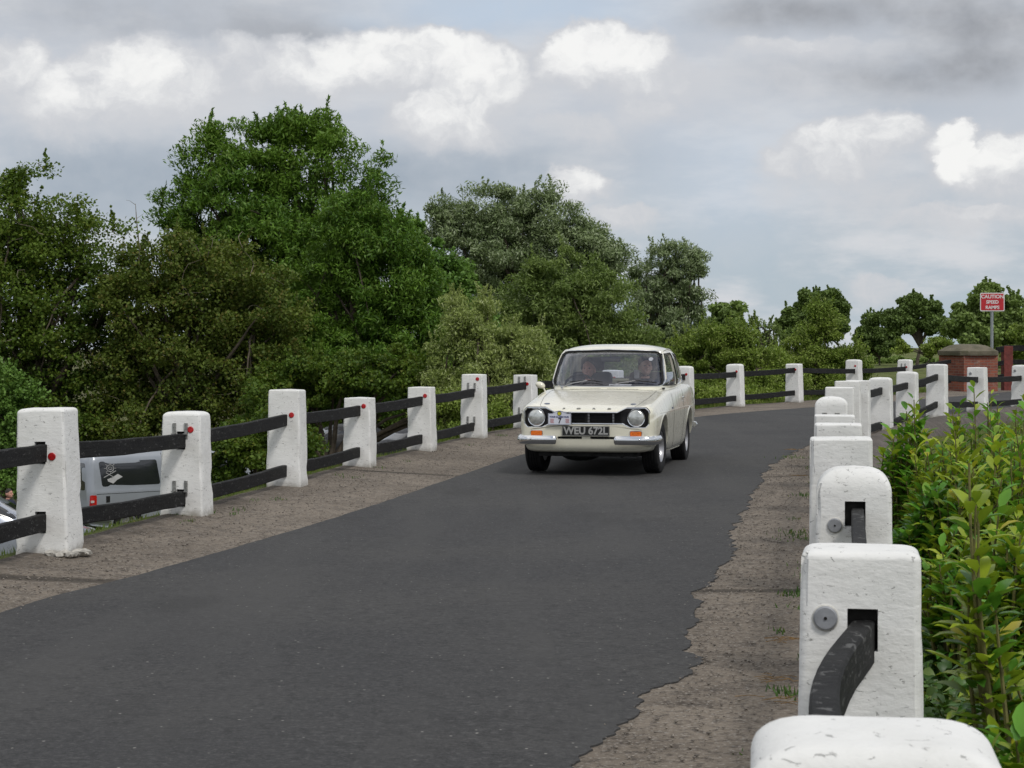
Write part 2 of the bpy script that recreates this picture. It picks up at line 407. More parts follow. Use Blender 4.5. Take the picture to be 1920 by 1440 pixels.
def mat_glass(name, tint=(.62, .64, .68), refl=1.0):
    m, b, p, o = newmat(name); m.node_tree.nodes.remove(p)
    tr = b.n('ShaderNodeBsdfTransparent'); b.put(tr.inputs[0], tint)
    gl = b.n('ShaderNodeBsdfGlossy'); gl.inputs['Roughness'].default_value = .02; b.put(gl.inputs[0], (.93, .93, .98))
    lw = b.n('ShaderNodeLayerWeight'); lw.inputs[0].default_value = .5
    f = b.math('MULTIPLY', b.math('ADD', b.math('MULTIPLY', b.math('POWER', lw.outputs['Facing'], 4.0), .9), .05), refl, clamp=True)
    mx = b.n('ShaderNodeMixShader'); b.put(mx.inputs[0], f)
    m.node_tree.links.new(tr.outputs[0], mx.inputs[1]); m.node_tree.links.new(gl.outputs[0], mx.inputs[2]); m.node_tree.links.new(mx.outputs[0], o.inputs[0])
    return m
def mat_brick():
    m, b, p, o = newmat('red brick'); co = objco(b)
    s = b.n('ShaderNodeSeparateXYZ'); b.put(s.inputs[0], co)
    u = b.n('ShaderNodeCombineXYZ'); b.put(u.inputs[0], b.math('ADD', s.outputs[0], s.outputs[1])); b.put(u.inputs[1], s.outputs[2])
    t = b.n('ShaderNodeTexBrick'); b.put(t.inputs['Vector'], u.outputs[0]); t.inputs['Scale'].default_value = 1.0
    t.inputs['Brick Width'].default_value = .235; t.inputs['Row Height'].default_value = .078; t.inputs['Mortar Size'].default_value = .007
    b.put(t.inputs['Color1'], (.30, .085, .05)); b.put(t.inputs['Color2'], (.17, .05, .038)); b.put(t.inputs['Mortar'], (.22, .18, .15))
    c = b.mix(b.rng(b.noise(co, 5, 5, .6), .4, .75, 0, .55), t.outputs['Color'], (.36, .14, .08))
    c = b.mix(b.rng(b.noise(co, 2.3, 5, .7), .58, .72, 0, .6), c, (.33, .29, .25))
    b.put(p.inputs['Base Color'], c); p.inputs['Roughness'].default_value = .9
    b.put(p.inputs['Normal'], bump(b, b.math('SUBTRACT', b.noise(co, 40, 4, .6), b.math('MULTIPLY', t.outputs['Fac'], 1.2)), .8, .01))
    return m
def mat_stone(name='weathered stone', a=(.16, .14, .10), c_=(.09, .085, .055), moss=(.075, .085, .03)):
    m, b, p, o = newmat(name); co = geoco(b)
    c = b.mix(b.rng(b.noise(co, 3, 6, .65), .3, .7), a, c_)
    c = b.mix(b.rng(b.noise(co, 9, 5, .7), .55, .7, 0, .7), c, moss)
    c = b.mix(b.rng(b.noise(b.vmath('MULTIPLY', co, (1, 1, 7)), 7, 5, .7), .55, .75, 0, .6), c, tuple(x*2.1 for x in a))
    b.put(p.inputs['Base Color'], c); p.inputs['Roughness'].default_value = .93
    b.put(p.inputs['Normal'], bump(b, b.noise(co, 25, 6, .7), .9, .012))
    return m
M = {}
M['asphalt'] = mat_asphalt(); M['verge'] = mat_verge(); M['ground'] = mat_ground(); M['white'] = mat_white(); M['wood'] = mat_blackwood()
M['wood_worn'] = mat_blackwood(.6, .565); M['brick'] = mat_brick(); M['stone'] = mat_stone(); M['conc'] = mat_stone('weathered concrete', (.135, .115, .10), (.07, .06, .052), (.06, .06, .045))
M['crumb'] = simple('crumbled pale concrete', (.42, .40, .36), .9, 0, .35, 20, .8, 60)
M['red'] = simple('red reflector', (.42, .012, .015), .25, 0, .3, 40, .3, 200, .5)
M['disc'] = simple('grey reflector back', (.30, .31, .33), .45, .3, .15, 30, .1)
M['discrim'] = simple('pale sealant', (.55, .54, .50), .7, 0, .2, 60)
M['steel'] = simple('galvanised steel', (.30, .30, .29), .5, .6, .35, 40, .3, 120)
M['hole'] = simple('dark recess', (.012, .011, .010), .9)
M['bark'] = simple('bark', (.085, .068, .05), .95, 0, .35, 12, .8, 30)
M['barkpale'] = simple('pale dead wood', (.20, .17, .13), .9, 0, .3, 12, .6, 30)
M['redwood'] = simple('red stained timber', (.155, .035, .028), .8, 0, .3, 8, .5, 40)
M['signred'] = simple('sign red', (.48, .020, .030), .45, 0, .12, 8)
M['signwhite'] = simple('sign white', (.72, .70, .70), .5, 0, .08, 12)
M['pole'] = simple('grey pole', (.30, .33, .34), .5, .3, .15, 8)
M['paint'] = simple('cream white car paint', (.78, .755, .625), .28, 0, .015, 2, 0, 60, 1.0)
M['chrome'] = simple('chrome', (.78, .79, .81), .10, 1.0, .03)
M['rubber'] = simple('black rubber', (.012, .012, .012), .65, 0, .3, 20, .15, 80, 0, .3)
M['tyre'] = simple('tyre', (.016, .016, .017), .8, 0, .25, 12, .3, 60, 0, .25)
M['black'] = simple('black interior', (.010, .010, .012), .7, 0, .2, 10)
M['under'] = simple('dark underside', (.008, .008, .008), .9, 0, .3, 8)
M['alloy'] = simple('silver alloy', (.42, .42, .44), .32, .75, .08, 20)
M['seat'] = simple('dark seat vinyl', (.018, .020, .032), .55, 0, .2, 10, .2, 40)
M['lens'] = simple('headlamp glass', (.62, .64, .62), .12, .55, .25, 18, .6, 55, 1.0)
M['amber'] = simple('amber lens', (.78, .16, .010), .18, 0, .25, 60, .5, 160, .8)
M['lamp_red'] = simple('red lens', (.45, .008, .006), .15, 0, .2, 30, .3, 120, .8)
M['lamp_white'] = simple('clear lens', (.55, .52, .50), .15, 0, .2, 30, .3, 120, .8)
M['platebk'] = simple('plate black', (.012, .012, .012), .35, 0, .1)
M['platesl'] = simple('plate silver', (.40, .40, .39), .4, .2, .1, 20)
M['rallyw'] = simple('rally plate white', (.66, .68, .76), .4, 0, .05)
M['yellow'] = simple('badge yellow', (.55, .50, .02), .5); M['navy'] = simple('print navy', (.02, .025, .16), .5)
M['printred'] = simple('print faded red', (.55, .26, .27), .5); M['printblk'] = simple('print black', (.012, .012, .016), .5)
M['badge'] = simple('enamel badge', (.09, .12, .20), .3, .4, .3, 60)
M['skin'] = simple('skin', (.56, .33, .25), .55, 0, .15, 14); M['skin2'] = simple('reddened skin', (.60, .32, .24), .55, 0, .15, 14)
M['hair'] = simple('dark hair', (.028, .022, .018), .7, 0, .3, 60, .6, 200); M['hair2'] = simple('grey cropped hair', (.12, .10, .09), .8, 0, .3, 60, .6, 200)
M['cloth'] = simple('navy jumper', (.022, .026, .050), .9, 0, .2, 20, .4, 120); M['cloth2'] = simple('charcoal shirt', (.035, .030, .040), .9, 0, .2, 20, .4, 120)
M['eye'] = simple('eye', (.05, .04, .035), .3)
M['vanpaint'] = simple('silver van paint', (.32, .345, .385), .33, .25, .03, 2, 0, 60, .8)
M['glassdark'] = simple('dark tinted glass', (.012, .014, .018), .05, 0, .1, 3, 0, 10, 1.0)
M['darkcar'] = simple('dark car paint', (.006, .007, .010), .6, .0, .1, 3, 0, 60, .05)
M['greycar'] = simple('grey car paint', (.035, .037, .045), .6, .1, .1, 3, 0, 60, .05)
M['silvercar'] = simple('light silver car paint', (.36, .39, .46), .3, .4, .05, 3, 0, 60, 1.0)
M['decal'] = simple('white sticker', (.42, .42, .42), .6)
M['paper'] = simple('paper', (.62, .62, .60), .8, 0, .12, 30)
M['glass'] = mat_glass('car glass', (.90, .91, .94), 1.15)
M['glass_side'] = mat_glass('side glass', (.86, .88, .90), .9)
M['l_haw'] = mat_leaf('hawthorn leaves', (.032, .062, .008), (.064, .100, .012), (.085, .095, .012), .35, .6, .5)
M['l_haw2'] = mat_leaf('yellowing hawthorn leaves', (.042, .066, .010), (.068, .092, .014), (.095, .080, .018), .35, .6, .6, bias=.05)
M['l_ash'] = mat_leaf('ash leaves', (.038, .086, .010), (.075, .138, .017), (.13, .19, .038), .38, .5, .45)
M['l_syc'] = mat_leaf('maple leaves', (.050, .105, .018), (.085, .15, .03), None, .3, .5, .6)
M['l_wil'] = mat_leaf('willow leaves', (.075, .105, .042), (.120, .155, .070), (.27, .31, .20), .30, .55, .4, bias=.2)
M['l_wil2'] = mat_leaf('green willow leaves', (.070, .108, .024), (.110, .150, .038), (.19, .235, .10), .35, .55, .4)
M['l_sal'] = mat_leaf('pale sallow leaves', (.13, .17, .042), (.185, .22, .068), (.30, .33, .17), .38, .55, .6, bias=.1)
M['l_bush'] = mat_leaf('bush leaves', (.085, .130, .020), (.135, .180, .032), (.21, .235, .08), .38, .55, .6)
M['l_oak'] = mat_leaf('oak leaves', (.055, .085, .022), (.085, .125, .032), None, .3, .55, .25)
M['l_oak2'] = mat_leaf('mid green tree leaves', (.080, .120, .030), (.115, .16, .045), None, .3, .55, .25)
M['l_laurel'] = mat_leaf('laurel leaves', (.040, .120, .014), (.085, .20, .02), (.19, .27, .03), .42, .34, 1.2, .4, gain=1.9)
M['l_yel'] = mat_leaf('yellow green laurel leaves', (.13, .19, .014), (.22, .27, .020), (.32, .27, .02), .42, .36, 1.2, .45, bias=-.1, gain=1.75)
M['l_ivy'] = mat_leaf('ivy leaves', (.028, .070, .012), (.060, .125, .020), (.15, .15, .03), .25, .45, 2.0, .45, gain=1.3)
M['l_grass'] = mat_leaf('grass blades', (.080, .125, .018), (.12, .17, .03), (.25, .20, .09), .35, .6, 1.5, gain=1.2)
M['stem'] = simple('green brown stem', (.13, .12, .035), .7, 0, .3, 20)
# ------------------------------------------------------------------ road corridor, terrain
def fence_pts(lst, Fc=F): return [(a, b) for a, b in lst]
LFC = [(-4.3,-6),(-4.15,-1),(-4.0,3.9),(-3.75,6.9),(-3.45,9.9),(-3.08,13.0),(-2.66,16.0),(-2.2,19.2),(-1.75,22.2),(-1.13,25.2),(-.53,28.1),(.25,31),(1.8,34.4),(3.42,38.3),(4.86,41.9),(6.6,45),(8.65,48.7),(10.7,52.2),(12.9,56.5),(16.2,61.5),(22,72),(34,92),(52,125)]
RFC = [(.05,-6),(.08,-2),(.2,.2),(.50,2.6),(.874,4.83),(1.42,8),(1.87,10.9),(2.29,13.5),(2.74,16.3),(3.18,19.2),(3.74,22),(4.3,24.8),(4.97,27.6),(5.86,30.5),(6.8,33),(7.86,35.5),(9.34,38.5),(11.0,41.5),(12.9,43.8),(17,48.3),(24,57),(38,78),(58,110)]
LAC = [(-3.3,-6),(-3.2,2),(-3.0,6),(-2.69,10.1),(-2.36,11.7),(-2.03,13.4),(-1.65,15.4),(-1.25,17.6),(-.6,21.4),(.14,25.2),(1.3,29.6),(2.3,32.9),(3.37,35.7),(4.9,38.7),(6.5,41.4),(8.8,45.3),(11.2,49.6),(14.7,56.1),(19,64),(27,77),(38,97),(50,118)]
RAC = [(-.4,-6),(-.33,0),(-.1,3),(.1,5),(.266,6.38),(.40,7),(.49,7.4),(.62,7.9),(.82,8.5),(.86,9.2),(.98,10.1),(1.14,11.45),(1.46,12.9),(1.72,14.8),(2.15,17.4),(2.89,21.9),(3.6,24.9),(4.35,27.5),(5.2,30),(6.2,32.5),(7.3,35),(8.7,37.7),(10.4,40.5),(12.4,43.2),(16,48.2),(22.5,57.5),(36,78),(56,110)]
cv = {k: catmull(v, 10) for k, v in dict(LF=LFC, RF=RFC, LA=LAC, RA=RAC).items()}
def xof(k, y): return np.interp(y, cv[k][:, 1], cv[k][:, 0])
def sst(v, a, b): t = np.clip((v-a)/(b-a), 0, 1); return t*t*(3-2*t)
def gz(x, y): return 0.09*sst(np.asarray(y, float), 18, 35)
def roadz(x, y):
    """the carriageway lies a little lower than its verges"""
    x = np.asarray(x, float); y = np.asarray(y, float); l = xof('LF', y); r = xof('RF', y); u_ = np.clip((x-l)/(r-l), 0, 1)
    return gz(x, y)-.085*sst(y, 8, 16)*(1-sst(y, 30, 38))*(4*u_*(1-u_))**1.3
def sdist(k, X, Y):
    """distance to the fence line, positive to its left"""
    c = cv[k]; best = np.full(X.shape, 1e9); sg = np.zeros(X.shape)
    for i in range(0, len(c)-1):
        a, b_ = c[i], c[i+1]; d = b_-a; L2 = d@d
        if L2 < 1e-9: continue
        t = np.clip(((X-a[0])*d[0]+(Y-a[1])*d[1])/L2, 0, 1)
        dx = X-(a[0]+t*d[0]); dy = Y-(a[1]+t*d[1]); dd = dx*dx+dy*dy
        s = np.sign(d[0]*dy-d[1]*dx); m = dd < best
        best = np.where(m, dd, best); sg = np.where(m, s, sg)
    return np.sqrt(best)*sg
LOW = 2.95
def ground_z(X, Y):
    X = np.asarray(X, float); Y = np.asarray(Y, float)
    dl = sdist('LF', X, Y); dr = -sdist('RF', X, Y)
    base = gz(X, Y)
    field = sst(X/np.maximum(Y, 1), .135, .185)*sst(Y, 44, 52)
    dropL = LOW*(1-field)*sst(dl, .22, 3.8)
    dropR = 1.9*sst(dr, .12, 2.6)
    z = base-dropL-dropR
    z = np.where((dl < .2) & (dr < .1), roadz(X, Y)-.06, z)
    far = np.hypot(X, Y)
    und = (np.sin(X*.021+1.3)*np.cos(Y*.017)+np.sin(X*.05+Y*.043))*.10*sst(far, 70, 160)
    und += -1.2*sst(far, 260, 900)
    return z+und
def axis(a, b_, step, far, grow=1.16):
    mid = list(np.arange(a, b_+step/2, step)); lo = []; v = a; s = step
    while v > -far: s *= grow; v -= s; lo.append(v)
    hi = []; v = b_; s = step
    while v < far: s *= grow; v += s; hi.append(v)
    return np.array(lo[::-1]+mid+hi)
def grid_faces(nu, nv):
    i = np.arange(nu-1)[:, None]*nv+np.arange(nv-1)[None, :]
    return np.stack([i, i+nv, i+nv+1, i+1], -1).reshape(-1, 4)
ax_, ay_ = axis(-16, 20, .28, 3500), axis(-5, 62, .28, 3500)
GX, GY = np.meshgrid(ax_, ay_, indexing='ij'); GZ = ground_z(GX, GY)
jit = np.array([mnoise.noise(Vector((x*.9, y*.9, 3.1))) for x, y in zip(GX.ravel(), GY.ravel())]).reshape(GX.shape)
outs = (sdist('LF', GX, GY) > .5) | (-sdist('RF', GX, GY) > .4)
GZ = GZ+np.where(outs, jit*.10, 0)
grd = mesh_np('ground', np.stack([GX, GY, GZ], -1).reshape(-1, 3), grid_faces(len(ax_), len(ay_)), M['ground'], smooth=True)
tag(grd, kind='structure')
# verge sheet
ys = np.concatenate([np.arange(-5.5, 60, .12), np.arange(60, 120, 1.5)])
nx = 44
u = np.linspace(0, 1, nx)
xl = xof('LF', ys)-.30; xr = xof('RF', ys)+.26
VX = xl[:, None]*(1-u)+xr[:, None]*u; VY = np.repeat(ys[:, None], nx, 1)
nz = np.array([mnoise.fractal(Vector((x*1.3, y*1.3, 0)), 1.0, 2.0, 4) for x, y in zip(VX.ravel(), VY.ravel())]).reshape(VX.shape)
wid = (xr-xl)[:, None]
slopeL = np.hypot(1, np.gradient(xl, ys))[:, None]
dL = (VX-xl[:, None])/slopeL; dR = (xr[:, None]-VX)/slopeL
edge = np.clip(1-dL/.85, 0, 1)+np.clip(1-dR/.62, 0, 1)
VZ = roadz(VX, VY)+nz*.010*np.clip(edge*2.2, 0, 1)+.030*np.clip(1-dL/.55, 0, 1)-.06*(np.clip(1-dL/.08, 0, 1)+np.clip(1-dR/.08, 0, 1))
vg = mesh_np('verge', np.stack([VX, VY, VZ], -1).reshape(-1, 3), grid_faces(len(ys), nx)[:, ::-1], M['verge'], smooth=True); tag(vg, kind='structure')
at = vg.data.attributes.new('edge', 'FLOAT', 'POINT'); at.data.foreach_set('value', edge.ravel().astype(np.float32))
# asphalt, laid on top with a worn, broken right hand edge
ya = np.concatenate([np.arange(-5.5, 30, .025), np.arange(30, 118, .25)])
def n1(y, s, o, oc=4): return np.array([mnoise.fractal(Vector((float(v)*s, o, 0)), 1.0, 2.0, oc) for v in y])
saw = n1(ya, 1.6, 4.2, 5); jag = (saw*.09+n1(ya, 7.0, 9.7, 5)*.028+np.round(n1(ya, 3.1, 1.9, 2)*3)/3*.018+n1(ya, 30, 5.7, 2)*.010)
fade = 1-sst(ya, 26, 34)
axl = xof('LA', ya)+n1(ya, 2.5, 20.5, 4)*.012; axr = xof('RA', ya)+jag*(.25+.75*fade)*np.hypot(1, np.gradient(xof('RA', ya), ya))
na = 15; ua = np.linspace(0, 1, na)
AX = axl[:, None]*(1-ua)+axr[:, None]*ua; AY = np.repeat(ya[:, None], na, 1)
prof = np.minimum(ua, 1-ua)
AZ = roadz(AX, AY)+.0065+.024*(np.maximum(np.sin(PI*ua), 0)**.8)[None, :]
AX = np.concatenate([axl[:, None]-.002, AX, axr[:, None]+.003], 1); AY = np.concatenate([AY[:, :1], AY, AY[:, :1]], 1)
AZ = np.concatenate([roadz(AX[:, :1], AY[:, :1])-.012, AZ, roadz(AX[:, -1:], AY[:, :1])-.012], 1)
road = mesh_np('road', np.stack([AX, AY, AZ], -1).reshape(-1, 3), grid_faces(len(ya), na+2)[:, ::-1], M['asphalt'], smooth=True); road.data.set_sharp_from_angle(angle=R(40)); tag(road, kind='structure')

# ------------------------------------------------------------------ concrete posts and rails
def post_mesh(wb, wt, tb, tt, h, rx, ry, rz, seed, rough=.005, n=40):
    lv = [-.3]+list(np.linspace(0, h-rz, 16))+[h-rz+rz*math.sin(a) for a in np.linspace(.18, PI/2, 8)]
    V = []; 
    def ring(z, w, t, cr):
        out = []; per = n//4
        for (sx, sy, a0) in ((1, 1, 0), (-1, 1, PI/2), (-1, -1, PI), (1, -1, 1.5*PI)):
            for k in range(per):
                a = a0+PI/2*k/(per-1)
                out.append((sx*(w/2-cr)+cr*math.cos(a), sy*(t/2-cr)+cr*math.sin(a), z))
        return out
    # extra points along the flat sides come from subdividing the ring
    def dense(r):
        o = []; m = len(r)
        for i in range(m):
            a = r[i]; b_ = r[(i+1) % m]; L = math.hypot(a[0]-b_[0], a[1]-b_[1]); k = 8 if L > .08 else 1
            for q in range(k): f = q/k; o.append((a[0]*(1-f)+b_[0]*f, a[1]*(1-f)+b_[1]*f, a[2]))
        return o
    rings = []
    for z in lv:
        f = max(0, min(1, z/h)); w = wb*(1-f)+wt*f; t = tb*(1-f)+tt*f
        if z > h-rz:
            s = (z-(h-rz))/rz; k = 1-math.sqrt(max(0, 1-s*s)); w -= 2*rx*k; t -= 2*ry*k
        rings.append((z, max(w, .02), max(t, .02)))
    zt, w_, t_ = rings[-1]
    for q in (.8, .55, .3, .1): rings.append((zt+.006*(1-q), w_*q, t_*q))
    cnt = None
    for (z, w, t) in rings:
        cr = min(.022, w/2.2, t/2.2); base_w = wb+(wt-wb)*.5
        r = []
        per = n//4
        for ci, (sx, sy, a0) in enumerate(((1, 1, 0), (-1, 1, PI/2), (-1, -1, PI), (1, -1, 1.5*PI))):
            for k in range(per):
                a = a0+PI/2*k/(per-1); r.append((sx*(w/2-cr)+cr*math.cos(a), sy*(t/2-cr)+cr*math.sin(a), z))
            nx_ = ((-1, 1), (-1, -1), (1, -1), (1, 1))[ci]
            e = (nx_[0]*(w/2-cr)+cr*math.cos(a0+PI/2), nx_[1]*(t/2-cr)+cr*math.sin(a0+PI/2), z); s0 = r[-1]
            for q in range(1, 8): f = q/8; r.append((s0[0]*(1-f)+e[0]*f, s0[1]*(1-f)+e[1]*f, z))
        V += r; cnt = len(r)
    m = len(rings); Fc = [(i*cnt+k, i*cnt+(k+1) % cnt, (i+1)*cnt+(k+1) % cnt, (i+1)*cnt+k) for i in range(m-1) for k in range(cnt)]
    Fc.append(tuple((m-1)*cnt+k for k in range(cnt))); Fc.append(tuple(range(cnt-1, -1, -1)))
    out = []
    for (x, y, z) in V:
        p = Vector((x*6+seed*7.3, y*6, z*6)); q = Vector((x*22+seed, y*22, z*22))
        d = mnoise.noise(p)*rough+mnoise.noise(q)*rough*.45
        # chipped corners
        cx = abs(abs(x)-wb/2) < .03 and abs(abs(y)-tb/2) < .03
        if cx: d -= max(0, mnoise.noise(Vector((z*9+seed, x*3, y*3)))-.1)*.03
        nrm = Vector((x/(wb), y/(tb), 0)); nrm = nrm.normalized() if nrm.length > 1e-4 else Vector((0, 0, 1))
        out.append((x+nrm.x*d, y+nrm.y*d, z+(mnoise.noise(p+Vector((5, 5, 5)))*rough*.8 if z > .2 else 0)))
    return out, Fc
def make_post(parent, x, y, top, ang, st, seed, near, holes=(), rgh=.006):
    z0 = float(gz(x, y)); h = top-z0
    wb, wt, tb, tt, rx, ry, rz = st
    V, Fc = post_mesh(wb, wt, tb, tt, h, rx, ry, rz, seed, rgh if near else min(rgh, .004))
    mb = MB(); mb.add(V, Fc); o = mb.build('post', M['white'], parent, smooth=40, fix=True)
    for (hx, hz, hw, hh) in holes:
        c = MB(); c.box(hx-hw/2, hx+hw/2, -tb, -tb/2+.11, hz-z0-hh/2, hz-z0+hh/2); co = c.build('cut', M['hole']); boolean(o, co)
    if holes: smoothobj(o, 40)
    o.location = (x, y, z0); o.rotation_euler = (R(random.uniform(-.7, .7)), R(random.uniform(-.8, .8)), ang)
    return o, z0, h
def face_y(z, h, st): f = z/h; return -(st[2]*(1-f)+st[3]*f)/2
def disc(post, name, x, z, r, h, st, mat, th=.014, rim=None):
    y = face_y(z, h, st)
    mb = MB(); mb.lathe([(r, 0), (r, th*.7), (r*.86, th), (0, th)] if True else [], 24, 'z', Matrix.Translation((x, y+.004, z)) @ Matrix.Rotation(R(90), 4, 'X'))
    d = mb.build(name, mat, post, smooth=30)
    return d
ARCH = lambda w=.33: (w+.03, w, .30, .28, .075, .03, .045)
FLAT = lambda w=.31, r=.014: (w+.035, w-.005, .31, .28, r, r, r)
def dome(w, k): return (w+.02, w, .30, .27, w*.30*k+.02, .06*k, .09*k)
def heading(k, y):
    x1, x0 = xof(k, y+.8), xof(k, y-.8); return -math.atan2(float(x1-x0), 1.6)
def bar(parent, pts, w, hgt, bulge=0.0, seg=10, mat='wood'):
    """a sawn rail from point to point, a little bowed, as one swept bar"""
    a, b_ = Vector(pts[0]), Vector(pts[1]); d = (b_-a); n = Vector((d.y, -d.x, 0)).normalized(); mb = MB()
    V = []; Fc = []
    for i in range(seg+1):
        t = i/seg; c = a+d*t-n*bulge*math.sin(PI*t)-Vector((0, 0, .012*math.sin(PI*t)))
        c += Vector((0, 0, mnoise.noise(c*2.3)*.006)); ww = w*(1+mnoise.noise(c*1.7+Vector((9, 0, 0)))*.10); hh = hgt*(1+mnoise.noise(c*2.9+Vector((0, 9, 0)))*.06)
        e = .006
        for (sx, sz) in ((-1, -1), (1, -1), (1, 1), (-1, 1)):
            p1 = c+n*(sx*(ww/2-e))+Vector((0, 0, sz*hh/2)); p2 = c+n*(sx*ww/2)+Vector((0, 0, sz*(hh/2-e)))
            V += [p2, p1] if sx*sz > 0 else [p1, p2]
    for i in range(seg):
        for k in range(8): Fc.append((i*8+k, i*8+(k+1) % 8, (i+1)*8+(k+1) % 8, (i+1)*8+k))
    Fc.append(tuple(range(8))); Fc.append(tuple(seg*8+k for k in range(7, -1, -1)))
    mb.add(V, Fc); return mb.build('rail', M[mat], parent)
# left fence: y, x at the front face, top, upper rail z, lower rail z, shape, reflector z, brackets
LP = [(-3.45,9.9,.98,.72,.25,FLAT(.32,.03),None,0),
 (-3.130,13.0,.985,.69,.225,(.375,.325,.33,.29,.030,.03,.028),.665,0),
 (-2.710,16.0,.86,.625,.15,(.375,.325,.32,.29,.060,.04,.038),.715,1),
 (-2.250,19.2,.97,.67,.17,(.36,.315,.32,.28,.02,.02,.018),.72,0),
 (-1.76,22.2,.81,.665,.19,FLAT(.31,.010),.715,0),
 (-1.18,25.2,.87,.695,.195,FLAT(.31,.012),.757,0),
 (-.56,28.1,.995,.73,.24,FLAT(.32,.010),.93,1),
 (.22,31.0,.945,.775,.28,FLAT(.32,.010),.80,1),
 (1.80,34.4,.98,.80,.28,FLAT(.32,.02),.84,0),
 (3.44,38.3,1.01,.80,.28,ARCH(.32),.85,0),
 (4.88,41.9,1.02,.795,.28,ARCH(.32),.86,0),
 (6.62,45.0,1.0,.85,.325,FLAT(.33,.03),.865,0),
 (8.68,48.7,1.07,.78,.28,ARCH(.35),.91,0),
 (10.68,52.2,1.05,.80,.30,ARCH(.35),.85,1)]
fence_l = empty('fence', (0, 0, 0), 0, 'white concrete posts with red reflectors and black rails curving along the left verge', 'fence')
for i, (x, y, top, zr, zl, st, rf, br) in enumerate(LP):
    a = heading('LF', y)
    holes = [(0.0, zr, .075, .15), (0.0, zl, .075, .145)] if y < 17 else []
    po, z0, h = make_post(fence_l, x, y, top, a, st, i+1, y < 20, holes)
    for (hx, hz, hw, hh) in holes:
        c = MB(); c.box(hx-hw/2+.002, hx+hw/2-.002, face_y(hz-z0, h, st)+.03, face_y(hz-z0, h, st)+.10, hz-z0-hh/2+.002, hz-z0+hh/2-.002); c.build('socket_shade', M['hole'], po)  # near-black block fills the hole: socket dirt, with its shade put into the colour
    if rf: disc(po, 'reflector', .082, rf-z0, .027, h, st, M['red'], .012)
    if br:
        for zz in (zr, zl):
            for bx in (-.055, .045):
                b1 = MB(); yy = face_y(zz-z0, h, st); b1.box(bx-.014, bx+.014, yy-.012, yy+.004, zz-z0+.02, zz-z0+.145, b=.003)
                b1.box(bx-.014, bx+.014, yy-.05, yy+.002, zz-z0+.052, zz-z0+.060); b1.build('bracket_or_slot', M['steel'], po)
for i in range(len(LP)-1):
    p, q = LP[i], LP[i+1]
    for k in (3, 4):
        bar(fence_l, ((p[0], p[1], p[k]), (q[0]-.0, q[1]-.10, q[k])), .05, .118, random.uniform(-.02, .03))
pier_x, pier_y = 13.2, 56.3
bar(fence_l, ((10.68, 52.2, .80), (12.80, 56.05, .97)), .05, .11, .03); bar(fence_l, ((10.68, 52.2, .30), (12.80, 56.05, .40)), .05, .11, .02)
def rx_(px, y): return (px-960)/F*y
RP = [(.495,2.62,.875,.66,.22,(.37,.335,.30,.29,.085,.045,.050),None,'grey'),
 (rx_(1611,4.83),4.83,.895,.672,.22,(.322,.290,.26,.24,.035,.03,.022),.73,'grey'),
 (rx_(1600,8.0),8.0,.90,.685,.22,(.335,.30,.30,.26,.105,.07,.095),.668,'grey'),
 (rx_(1578,10.9),10.9,.885,.66,.20,(.365,.345,.28,.26,.018,.018,.014),.61,'grey'),
 (rx_(1571,13.5),13.5,.86,.66,.2,FLAT(.33,.014),None,0),
 (rx_(1565,16.3),16.3,.82,.64,.2,FLAT(.34,.012),None,0),
 (rx_(1557,19.2),19.2,.90,.66,.2,dome(.32,1.0),None,0),
 (rx_(1574,22.0),22.0,.935,.68,.2,FLAT(.33,.012),None,0),
 (rx_(1589,24.8),24.8,.955,.69,.2,FLAT(.33,.012),None,0),
 (rx_(1607,27.6),27.6,.915,.70,.2,FLAT(.34,.01),None,0),
 (rx_(1652,30.5),30.5,.91,.70,.155,dome(.34,.55),None,0),
 (rx_(1701,33.0),33.0,.97,.735,.2,ARCH(.33),None,0),
 (rx_(1757,35.5),35.5,1.075,.845,.34,dome(.345,.35),None,0),
 (rx_(1833,38.5),38.5,.985,.737,.245,FLAT(.35,.02),.865,'small'),
 (rx_(1915,41.5),41.5,1.0,.72,.22,ARCH(.35),.88,'small'),
 (12.9,43.8,.97,.72,.22,FLAT(.34,.02),None,0)]
fence_r = empty('fence', (0, 0, 0), 0, 'white concrete posts and black rails beside the shrubs, nearest chipped posts at lower right', 'fence')
for i, (x, y, top, zr, zl, st, rf, kind) in enumerate(RP):
    a = heading('RF', y)
    holes = [(0.004, zr+.030, .074 if i == 1 else .084, .104)] if i in (1, 2) else []
    po, z0, h = make_post(fence_r, x, y, top, a, st, i+40, y < 12, holes, .003)
    if holes:
        for (hx, hz, hw, hh) in holes:
            c = MB(); c.box(hx-hw/2+.002, hx+hw/2-.002, face_y(hz-z0, h, st)+.035, face_y(hz-z0, h, st)+.10, hz-z0-hh/2+.002, hz-z0+hh/2-.002); c.build('socket_shade', M['hole'], po)  # dark block behind the rail end, dirt and hole shade given as colour
    if rf:
        r_ = .030 if kind == 'grey' else .028
        rim = disc(po, 'sealant_ring', -.086 if y < 6 else (-.078 if y < 9 else -.10), rf-z0, r_*1.10, h, st, M['discrim'], .010)
        dd = disc(po, 'reflector_back', -.086 if y < 6 else (-.078 if y < 9 else -.10), rf-z0, r_, h, st, M['disc'], .016)
        d2 = disc(po, 'screw', -.086 if y < 6 else (-.078 if y < 9 else -.10), rf-z0, .0045, h, st, M['hole'], .019)
    if i == 6:
        for bx in (-.065, .06):
            b1 = MB(); yy = face_y(.73, h, st); b1.box(bx-.025, bx+.025, yy-.006, yy+.01, .70, .745, b=.004); b1.build('bracket_or_slot', M['steel'], po)  # plates on the face stand in for two slot holes, darkness as colour
